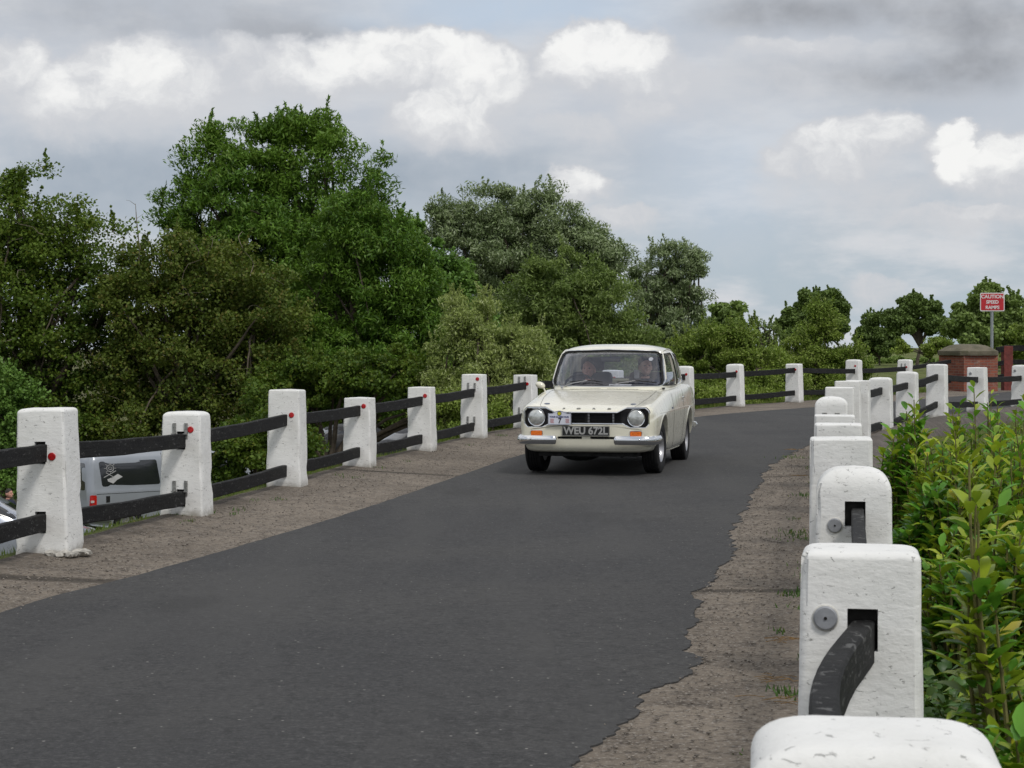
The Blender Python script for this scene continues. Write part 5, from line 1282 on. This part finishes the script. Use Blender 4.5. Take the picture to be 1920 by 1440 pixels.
mb = MB(); p = cast(gb, (.47, 0, 1.262), '-y', -.018); mb.lathe([(.030, 0), (.030, .0015), (0, .0015)], 20, 'z', Matrix.Translation(p) @ Matrix.Rotation(R(90+40), 4, 'X').inverted() ); 
tax = patch(gb, [(.475+.026*math.cos(a), 1.262+.020*math.sin(a)) for a in np.linspace(0, 2*PI, 18, endpoint=False)], '-y', 'licence_disc', M['paper'], car, -.020, .001, 2)
# papers on the dash
mb = MB(); Mp = Matrix.Translation((.13, -.40, .945)) @ Matrix.Rotation(R(-68), 4, 'X'); mb.box(-.13, .13, -.0015, .0015, -.05, .05, Mp) ; mb.box(.20, .26, .25, .253, 1.02, 1.12)
o_ = mb.build('papers', M['paper'], car)
mb = MB(); mb.box(.00, .26, -.395, -.390, .955, .995); mb.build('printed_sheet', M['printred'], car) if False else None
# wipers
for (x0, x1, r0) in ((-.50, -.03, 0), (.035, .56, 0)):
    a0 = cast(outer, (x0, -.70, 0), 'z', .006); P1 = cast(gb, (x0+.30, 0, 1.000), '-y', .016)
    mb = MB(); mb.lathe([(.012, 0), (.012, .02), (0, .025)], 10, 'z', Matrix.Translation(a0)); mb.tube([a0+Vector((0, 0, .015)), a0.lerp(P1, .5)+Vector((0, -.012, .018)), P1], .0045, 6)
    wp = mb.build('wiper', M['alloy'], car, smooth=True)
    bl = [cast(gb, (xx, 0, .972+.030*math.exp(-((xx-(x0+.30))/.22)**2)), '-y', .010) for xx in np.linspace(x0+.10, x1, 12)]; mb = MB(); mb.tube(bl, .0055, 5); mb.build('blade', M['rubber'], wp)
# wing mirror on the driver's side only
mb = MB(); mb.ell((-.765, -.60, .955), (.056, .045, .040), 18, 12)
mb.v = [(x, min(y, -.585), z) for x, y, z in mb.v]; mb.tube([(-.715, -.60, .87), (-.735, -.60, .92), (-.75, -.60, .94)], .010, 8); mr = mb.build('wing_mirror', M['paint'], car, smooth=50, fix=False)
mb = MB(); mb.lathe([(0, 0), (.040, 0), (.040, .003), (0, .003)], 18, 'y', Matrix.Translation((-.765, -.584, .955))); mb.build('mirror_glass', M['chrome'], mr)
for s in (-1, 1): patch(outer, roundpoly([(s*.52, .60), (s*.69, .60), (s*.69, .72), (s*.52, .72)], .02), '+y', 'tail_light', M['lamp_red'], car, .012, .014)

# ------------------------------------------------------------------ people
def capsule(mb, pts, rs, n=12):
    mb.tube(pts, rs, n)
    for p, r in ((pts[0], rs[0]), (pts[-1], rs[-1])): mb.ell(p, (r, r, r), n, 8)
def person(name, label, loc, rz, sitting=True, head_yaw=0.0, hairm='hair', clothm='cloth', skinm='skin', arms=((-.16, -.36, .43), (.16, -.36, .43)), hair_full=True, group=None, sc=1.0):
    """local origin: hip point; faces -Y"""
    root = empty(name, loc, rz, label, 'person', group); root.scale = (sc, sc, sc)
    b_ = MB(); lean = .07
    capsule(b_, [(0, .0, .0), (0, .01, .14), (0, .03, .30), (0, .04, .42)], [.155, .150, .165, .150])
    capsule(b_, [(-.15, .05, .46), (0, .05, .49), (.15, .05, .46)], [.072, .085, .072])
    b_.tube([(0, .045, .46), (0, .030, .60)], [.066, .056], 14)
    cloth = MB(); body_v = []; body_f = 0
    if sitting:
        legs = [[(s*.09, 0, -.02), (s*.12, -.40, .10), (s*.12, -.60, .0)] for s in (-1, 1)]
    else: legs = [[(s*.09, 0, -.05), (s*.10, -.01, -.48), (s*.10, .02, -.90)] for s in (-1, 1)]
    for l in legs: capsule(b_, l, [.085, .060, .042])
    for l in legs: b_.ell((l[2][0], l[2][1]-.06, l[2][2]), (.045, .12, .035), 12, 8)
    for s, hnd in zip((-1, 1), arms):
        sh = Vector((s*.185, .05, .45)); h = Vector(hnd); el = (sh+h)/2+Vector((s*.07, .02, -.11)); capsule(b_, [sh, el, h], [.056, .042, .028]); capsule(cloth, [sh, el, el.lerp(h, .8)], [.068, .055, .041])
        d = (h-el).normalized(); b_.ell(h+d*.045, (.036, .045, .022), 12, 8); side = Vector((1, 0, 0)); dn = Vector((0, -.2, -1)).normalized()
        for k, (fx, fl) in enumerate(((-.027, .055), (-.009, .066), (.010, .062), (.028, .046))):
            q = h+d*.075+side*fx; b_.tube([q, q+d*fl*.45+dn*.006, q+d*fl*.7+dn*fl*.45, q+d*fl*.45+dn*fl*.8], [.0095, .009, .008, .007], 6)
        q = h+d*.03-side*s*.036; b_.tube([q, q+d*.03-side*s*.022+dn*.005, q+d*.05-side*s*.02+dn*.03], [.011, .010, .008], 6)
    # head with skull, jaw, nose, brow, ears
    hd = MB(); hd.ell((0, .010, .735), (.078, .098, .112), 24, 16); hd.ell((0, -.030, .675), (.060, .062, .066), 18, 12); hd.ell((0, -.060, .640), (.034, .030, .026), 12, 8)
    hd.tube([(0, -.088, .735), (0, -.106, .708), (0, -.118, .690)], [.010, .013, .016], 8); hd.ell((0, -.112, .688), (.019, .014, .011), 10, 8)
    hd.ell((0, -.078, .757), (.052, .016, .012), 14, 8)
    for s in (-1, 1): hd.ell((s*.080, .015, .705), (.012, .022, .034), 10, 8); hd.ell((s*.040, -.062, .690), (.024, .022, .022), 10, 8)
    hd.ell((0, -.088, .655), (.028, .012, .007), 12, 6); hd.ell((0, -.088, .645), (.024, .012, .008), 12, 6)
    Mh = Matrix.Translation((0, .02, .60)) @ Matrix.Rotation(head_yaw, 4, 'Z') @ Matrix.Translation((0, -.02, -.60))
    b_.add(hd.v, hd.f, Mh)
    o = b_.build('body', M[skinm], root, fix=False); m = o.modifiers.new('r', 'REMESH'); m.mode = 'VOXEL'; m.voxel_size = .0065; apply_mods(o)
    m = o.modifiers.new('s', 'SMOOTH'); m.iterations = 3; m.factor = .5; apply_mods(o); o.data.materials.clear(); o.data.materials.append(M[skinm]); smoothobj(o, 80)
    cl = MB(); capsule(cl, [(0, .0, .0), (0, .01, .14), (0, .03, .30), (0, .04, .42)], [.172, .166, .182, .168]); capsule(cl, [(-.15, .05, .46), (0, .05, .485), (.15, .05, .46)], [.088, .098, .088]); cl.tube([(0, .045, .48), (0, .036, .545)], [.092, .078], 14)
    cl.v += []; o0 = len(cl.v); arm_v = cloth.v[len(body_v):]; arm_f = [[i-len(body_v)+o0 for i in f] for f in cloth.f[body_f:]]; cl.v += arm_v; cl.f += arm_f
    co = cl.build('jumper', M[clothm], root, fix=False); m = co.modifiers.new('r', 'REMESH'); m.mode = 'VOXEL'; m.voxel_size = .011; apply_mods(co); m = co.modifiers.new('s', 'SMOOTH'); m.iterations = 2; apply_mods(co); co.data.materials.clear(); co.data.materials.append(M[clothm]); smoothobj(co, 80)
    tr_ = MB()
    for l in legs: capsule(tr_, l, [.093, .068, .052])
    capsule(tr_, [(0, 0, -.03), (0, 0, .08)], [.160, .160]); to = tr_.build('trousers', M['black'], root, fix=False); m = to.modifiers.new('r', 'REMESH'); m.mode = 'VOXEL'; m.voxel_size = .015; apply_mods(to); to.data.materials.clear(); to.data.materials.append(M['black']); smoothobj(to, 80)
    # hair: a cap that stops at the brow and over the ears
    hm = MB(); nn, mm = 26, 14; V = []; Fc = []
    for i in range(mm+1):
        t = i/mm
        for k in range(nn):
            a = 2*PI*k/nn; front = max(0, -math.sin(a)); lim = (1.55 if hair_full else 1.35)-(.62 if hair_full else .70)*front**1.4; th = lim*t
            th_ = .006 if hair_full else .0025
            V.append(((.078+th_)*math.sin(th)*math.cos(a), .010+(.098+th_)*math.sin(th)*math.sin(a), .735+(.112+th_)*math.cos(th)))
    for i in range(mm):
        for k in range(nn): Fc.append((i*nn+k, (i+1)*nn+k, (i+1)*nn+(k+1) % nn, i*nn+(k+1) % nn))
    V = [Vector(v) for v in V]; V = [v+Vector((mnoise.noise(v*40), mnoise.noise(v*40+Vector((3, 3, 3))), mnoise.noise(v*40+Vector((7, 1, 3)))))*(.006 if hair_full else .001) for v in V]
    hm.add(V, Fc, Mh); hm.build('hair', M[hairm], root, smooth='all', fix=False)
    for s in (-1, 1):
        e = MB(); e.ell((s*.031, -.076, .735), (.0135, .012, .0085), 12, 8, Mh); e.build('eye', M['eye'], root, smooth='all')
    return root
def incar(x, y, z): v = car.location+Matrix.Rotation(-AXA, 3, 'Z') @ Vector((x, y, z)); return v
def carmap(o):
    if o.type == 'MESH' and not o.name.startswith('wheel'):
        for v in o.data.vertices:
            x, y, z = v.co; k = max(0, min(1, (z-.90)/.12)); v.co = (x*(1.018+.042*k*k*(3-2*k)), y, z*1.02 if z < .93 else .9486+(z-.93)*1.065)
        for c_ in o.children: carmap(c_)
for c_ in car.children: carmap(c_)
person('person', 'driver with close cropped grey hair behind the wheel of the cream car', incar(-.345, .21, .47), -AXA, True, R(-6), 'hair2', 'cloth2', 'skin2', ((-.155, -.40, .48), (.155, -.40, .48)), False, sc=.95)
person('person', 'dark haired front passenger in a navy jumper inside the cream car', incar(.345, .24, .49), -AXA, True, R(22), 'hair', 'cloth', 'skin', ((-.10, -.30, .12), (.10, -.30, .12)), True, sc=.97)

# ------------------------------------------------------------------ silver van on the low ground
GZV = -2.98
van = empty('van', ((133-960)/F*43, 43, GZV+.08), -math.atan2(.77, .63), 'silver van with dark windows parked on low ground behind the nearest left posts', 'van')
def vring(y):
    # half width, sill, waist, top z ; tail at y=0, nose at y=4.9
    top = float(np.interp(y, [-.02, 0, .05, .15, .4, 3.6, 3.95, 4.35, 4.6, 4.85, 4.9], [1.60, 1.74, 1.86, 1.92, 1.95, 1.95, 1.86, 1.42, 1.12, .98, .80])); w = float(np.interp(y, [-.02, .03, .12, .5, 4.2, 4.7, 4.9], [.80, .88, .93, .952, .952, .90, .70])); zb = float(np.interp(y, [-.02, .05, .4, 4.5, 4.9], [.42, .34, .28, .28, .4]))
    k = min(1, top/1.95)
    P = [(0, zb), (w*.9, zb), (w-.03, zb+.05), (w, zb+.22), (w, min(1.0, top*.72)), (w-.018, min(1.18, top*.8)), (w-.075, top-.22 if top > 1.6 else top*.9), (w-.125, top-.075), (w-.20, top-.018), (w*.5, top+.012), (0, top+.018)]
    return [(x, y, z) for x, z in half_ring(P, 4)]
vb = loft(list(np.linspace(-.02, .4, 14))+list(np.linspace(.5, 3.5, 16))+list(np.linspace(3.6, 4.9, 20)), vring).build('body', M['vanpaint'], van, smooth=True); vt = bvh_of(vb)
for yw in (.92, 3.92):
    c = MB(); c.lathe([(.37, -1.2), (.37, 1.2)], 36, 'x', Matrix.Translation((0, yw, .35))); boolean(vb, c.build('cut', None))
smoothobj(vb, 32)
for ax, s in (('+x', 1), ('-x', -1)):
    patch(vt, roundpoly([(.30, 1.20), (1.74, 1.20), (1.66, 1.755), (.235, 1.755)], .06), ax, 'side_window', M['glassdark'], van, .004, .006, 4)
    patch(vt, roundpoly([(1.86, 1.20), (2.95, 1.20), (2.93, 1.755), (1.80, 1.755)], .06), ax, 'side_window', M['glassdark'], van, .004, .006, 4)
    patch(vt, roundpoly([(3.05, 1.20), (4.10, 1.20), (3.75, 1.72), (3.03, 1.755)], .05), ax, 'door_window', M['glassdark'], van, .004, .006, 4)
    patch(vt, roundpoly([(.02, .735), (.155, .735), (.155, 1.02), (.03, 1.02)], .03), ax, 'tail_light', M['lamp_red'], van, .010, .012, 3)
    mb = MB(); a1 = cast(vt, (0, .085, .88), ax, .012); mb.box(a1.x-.008, a1.x+.008, .02, .155, .855, .905); mb.build('reversing_light', M['lamp_white'], van)
    mb = MB(); P_ = [(.16, 1.04), (4.3, 1.04)]; mb.tube([cast(vt, to3(a, b_, ax), ax, 0) for a, b_ in densify(P_, .1, False)], .006, 5); P_ = [(1.80, 1.9), (1.80, .30)]; mb.tube([cast(vt, to3(a, b_, ax), ax, 0) for a, b_ in densify(P_, .08, False)], .006, 5); mb.build('panel_gap', M['rubber'], van)
    mb = MB(); p = cast(vt, (0, .42, .90), ax, .004); mb.box(p.x-.006, p.x+.006, .38, .47, .85, .99); mb.build('side_marker', M['rubber'], van)
    for yw in (.92, 3.92): wheel(van, s*.86, yw, .34, .34, .23, s, .215, M['alloy'], 5)
patch(vt, roundpoly([(-.74, 1.12), (.74, 1.12), (.68, 1.72), (-.68, 1.72)], .08), '+y' if False else '-y', 'rear_window', M['glassdark'], van, .004, .006, 4)
mb = MB(); mb.tube([(-.90, .12, .52), (-.84, -.07, .52), (-.5, -.12, .52), (.5, -.12, .52), (.84, -.07, .52), (.90, .12, .52), (.945, .48, .50)], .095, 10); mb.build('bumper', M['vanpaint'], van, smooth=True)
# white sticker on the rear side window: a round face with rays, crossed sticks and a waving flag
st = van.children[0]; mb = MB()
def vp(a, b_, off=.010): return cast(vt, (0, a, b_), '+x', off)
cx, cz = .50, 1.60
mb.tube([vp(cx+.085*math.cos(a), cz+.075*math.sin(a)) for a in np.linspace(0, 2*PI, 20, endpoint=False)], .008, 4, closed=True)
mb.tube([vp(cx+.045*math.cos(a), cz+.03*math.sin(a)) for a in np.linspace(0, 2*PI, 14, endpoint=False)], .006, 4, closed=True)
for a in np.linspace(0, 2*PI, 9)[:-1]: mb.tube([vp(cx+.10*math.cos(a), cz+.09*math.sin(a)), vp(cx+.15*math.cos(a), cz+.125*math.sin(a))], .006, 4)
mb.tube([vp(cx-.16, 1.40), vp(cx+.14, 1.54)], .009, 4); mb.tube([vp(cx-.10, 1.50), vp(cx+.08, 1.40)], .008, 4)
fl = [vp(a, b_) for a, b_ in ((.42, 1.36), (.55, 1.40), (.68, 1.47), (.80, 1.40), (.66, 1.34), (.56, 1.26), (.44, 1.31))]; mb.add(fl, [tuple(range(7))])
sw_ = [c for c in van.children if c.name.startswith('side_window')][0]
mb.build('sticker', M['decal'], sw_, fix=False)

# ------------------------------------------------------------------ parked cars on the low ground, mostly hidden
def hatch(label, x, y, z, rz, paint, group='cars parked on the low ground'):
    root = empty('parked_car', (x, y, z), rz, label, 'car', group)
    def cr(s):
        y_ = s; w = float(np.interp(y_, [-2.05, -2.0, -1.8, 0, 1.7, 1.98, 2.03], [.55, .74, .84, .87, .86, .76, .6])); top = float(np.interp(y_, [-2.05, -2.0, -1.2, -.9, 0, 1.2, 1.8, 2.03], [.55, .68, .90, .96, .98, 1.0, .98, .7]))
        zb = .2 if abs(y_) < 1.9 else .34
        return [(a, y_, c) for a, c in half_ring([(0, zb), (w*.9, zb), (w-.02, zb+.06), (w, .5), (w-.01, .7*top/.95), (w-.06, top-.04), (w-.14, top), (w*.4, top+.02), (0, top+.025)], 3)]
    bo = loft(np.concatenate([np.linspace(-2.05, -1.8, 6), np.linspace(-1.7, 1.7, 18), np.linspace(1.8, 2.03, 6)]), cr).build('body', M[paint], root, smooth=True); t = bvh_of(bo)
    for yw in (-1.25, 1.25):
        c = MB(); c.lathe([(.34, -1.2), (.34, 1.2)], 28, 'x', Matrix.Translation((0, yw, .31))); boolean(bo, c.build('cut', None))
        for s in (-1, 1): wheel(root, s*.77, yw, .31, .31, .2, s, .19, M['alloy'], 5)
    smoothobj(bo, 32)
    ls = [(.92, -.98, 1.95, .80), (1.02, -.82, 1.88, .77), (1.2, -.50, 1.72, .71), (1.36, -.20, 1.5, .64), (1.42, -.02, 1.3, .56), (1.46, .25, 1.0, .40), (1.47, .4, .8, .2)]
    ro = loft(interp_levels(ls, 3), ring_gh).build('roof', M[paint], root, smooth=True); rt = bvh_of(ro)
    patch(rt, roundpoly([(-.66, 1.0), (.66, 1.0), (.56, 1.36), (-.56, 1.36)], .06), '-y', 'windscreen', M['glassdark'], root, .004, .006, 4)
    patch(rt, roundpoly([(-.60, 1.05), (.60, 1.05), (.52, 1.34), (-.52, 1.34)], .06), '+y', 'rear_window', M['glassdark'], root, .004, .006, 4)
    for ax in ('+x', '-x'):
        patch(rt, roundpoly([(-.60, 1.02), (.30, 1.02), (.30, 1.34), (-.18, 1.34)], .04), ax, 'side_window', M['glassdark'], root, .004, .006, 4)
        patch(rt, roundpoly([(.40, 1.02), (1.45, 1.04), (1.20, 1.32), (.40, 1.34)], .04), ax, 'side_window', M['glassdark'], root, .004, .006, 4)
    for s in (-1, 1):
        patch(t, roundpoly([(s*.48, .58), (s*.72, .60), (s*.70, .72), (s*.50, .70)], .02), '-y', 'headlight', M['lens'], root, .01, .012, 3)
        patch(t, roundpoly([(s*.55, .66), (s*.74, .66), (s*.72, .86), (s*.58, .86)], .02), '+y', 'tail_light', M['lamp_red'], root, .01, .012, 3)
    return root
def at_px(px, Y): return (px-960)/F*Y
hatch('dark car in the shade seen between the third and fourth left posts', at_px(628, 69), 69, GZV+.12, R(-62), 'darkcar')
hatch('grey car whose flat bonnet shows under the rail between the fourth and fifth left posts', at_px(765, 66), 66, GZV+.12, R(-52), 'greycar')
hatch('light silver car cut off by the left edge below the nearest rail', at_px(-18, 38), 38, GZV, R(100), 'silvercar')
person('person', 'person in dark clothes with reddish face standing beside the silver car at left edge', (at_px(17, 40.0), 40.0, GZV+.745), R(60), False, R(10), 'hair', 'cloth', 'skin2', ((-.20, -.25, .15), (.20, -.25, .15)), True, sc=.80)
# wooden field gate under the hawthorn
gate = empty('field_gate', (at_px(228, 47), 47, GZV+.28), R(4), 'weathered wooden five bar gate half hidden under the hawthorn behind the van', 'gate')
for k in range(5): mb = MB(); mb.box(0, 3.0, -.015, .015, .25+k*.22, .33+k*.22); mb.build('bar', M['barkpale'], gate)
for (a, b_) in ((.25, 1.25), (1.25, .25)):
    mb = MB(); mb.tube([(.1 if a < b_ else 1.5, -.03, a), (1.5 if a < b_ else 2.9, -.03, b_)], .03, 4); mb.build('brace', M['barkpale'], gate)
for xx in (0, 3.0): mb = MB(); mb.box(xx-.06, xx+.06, -.05, .05, -.3, 1.35); mb.build('stile', M['barkpale'], gate)
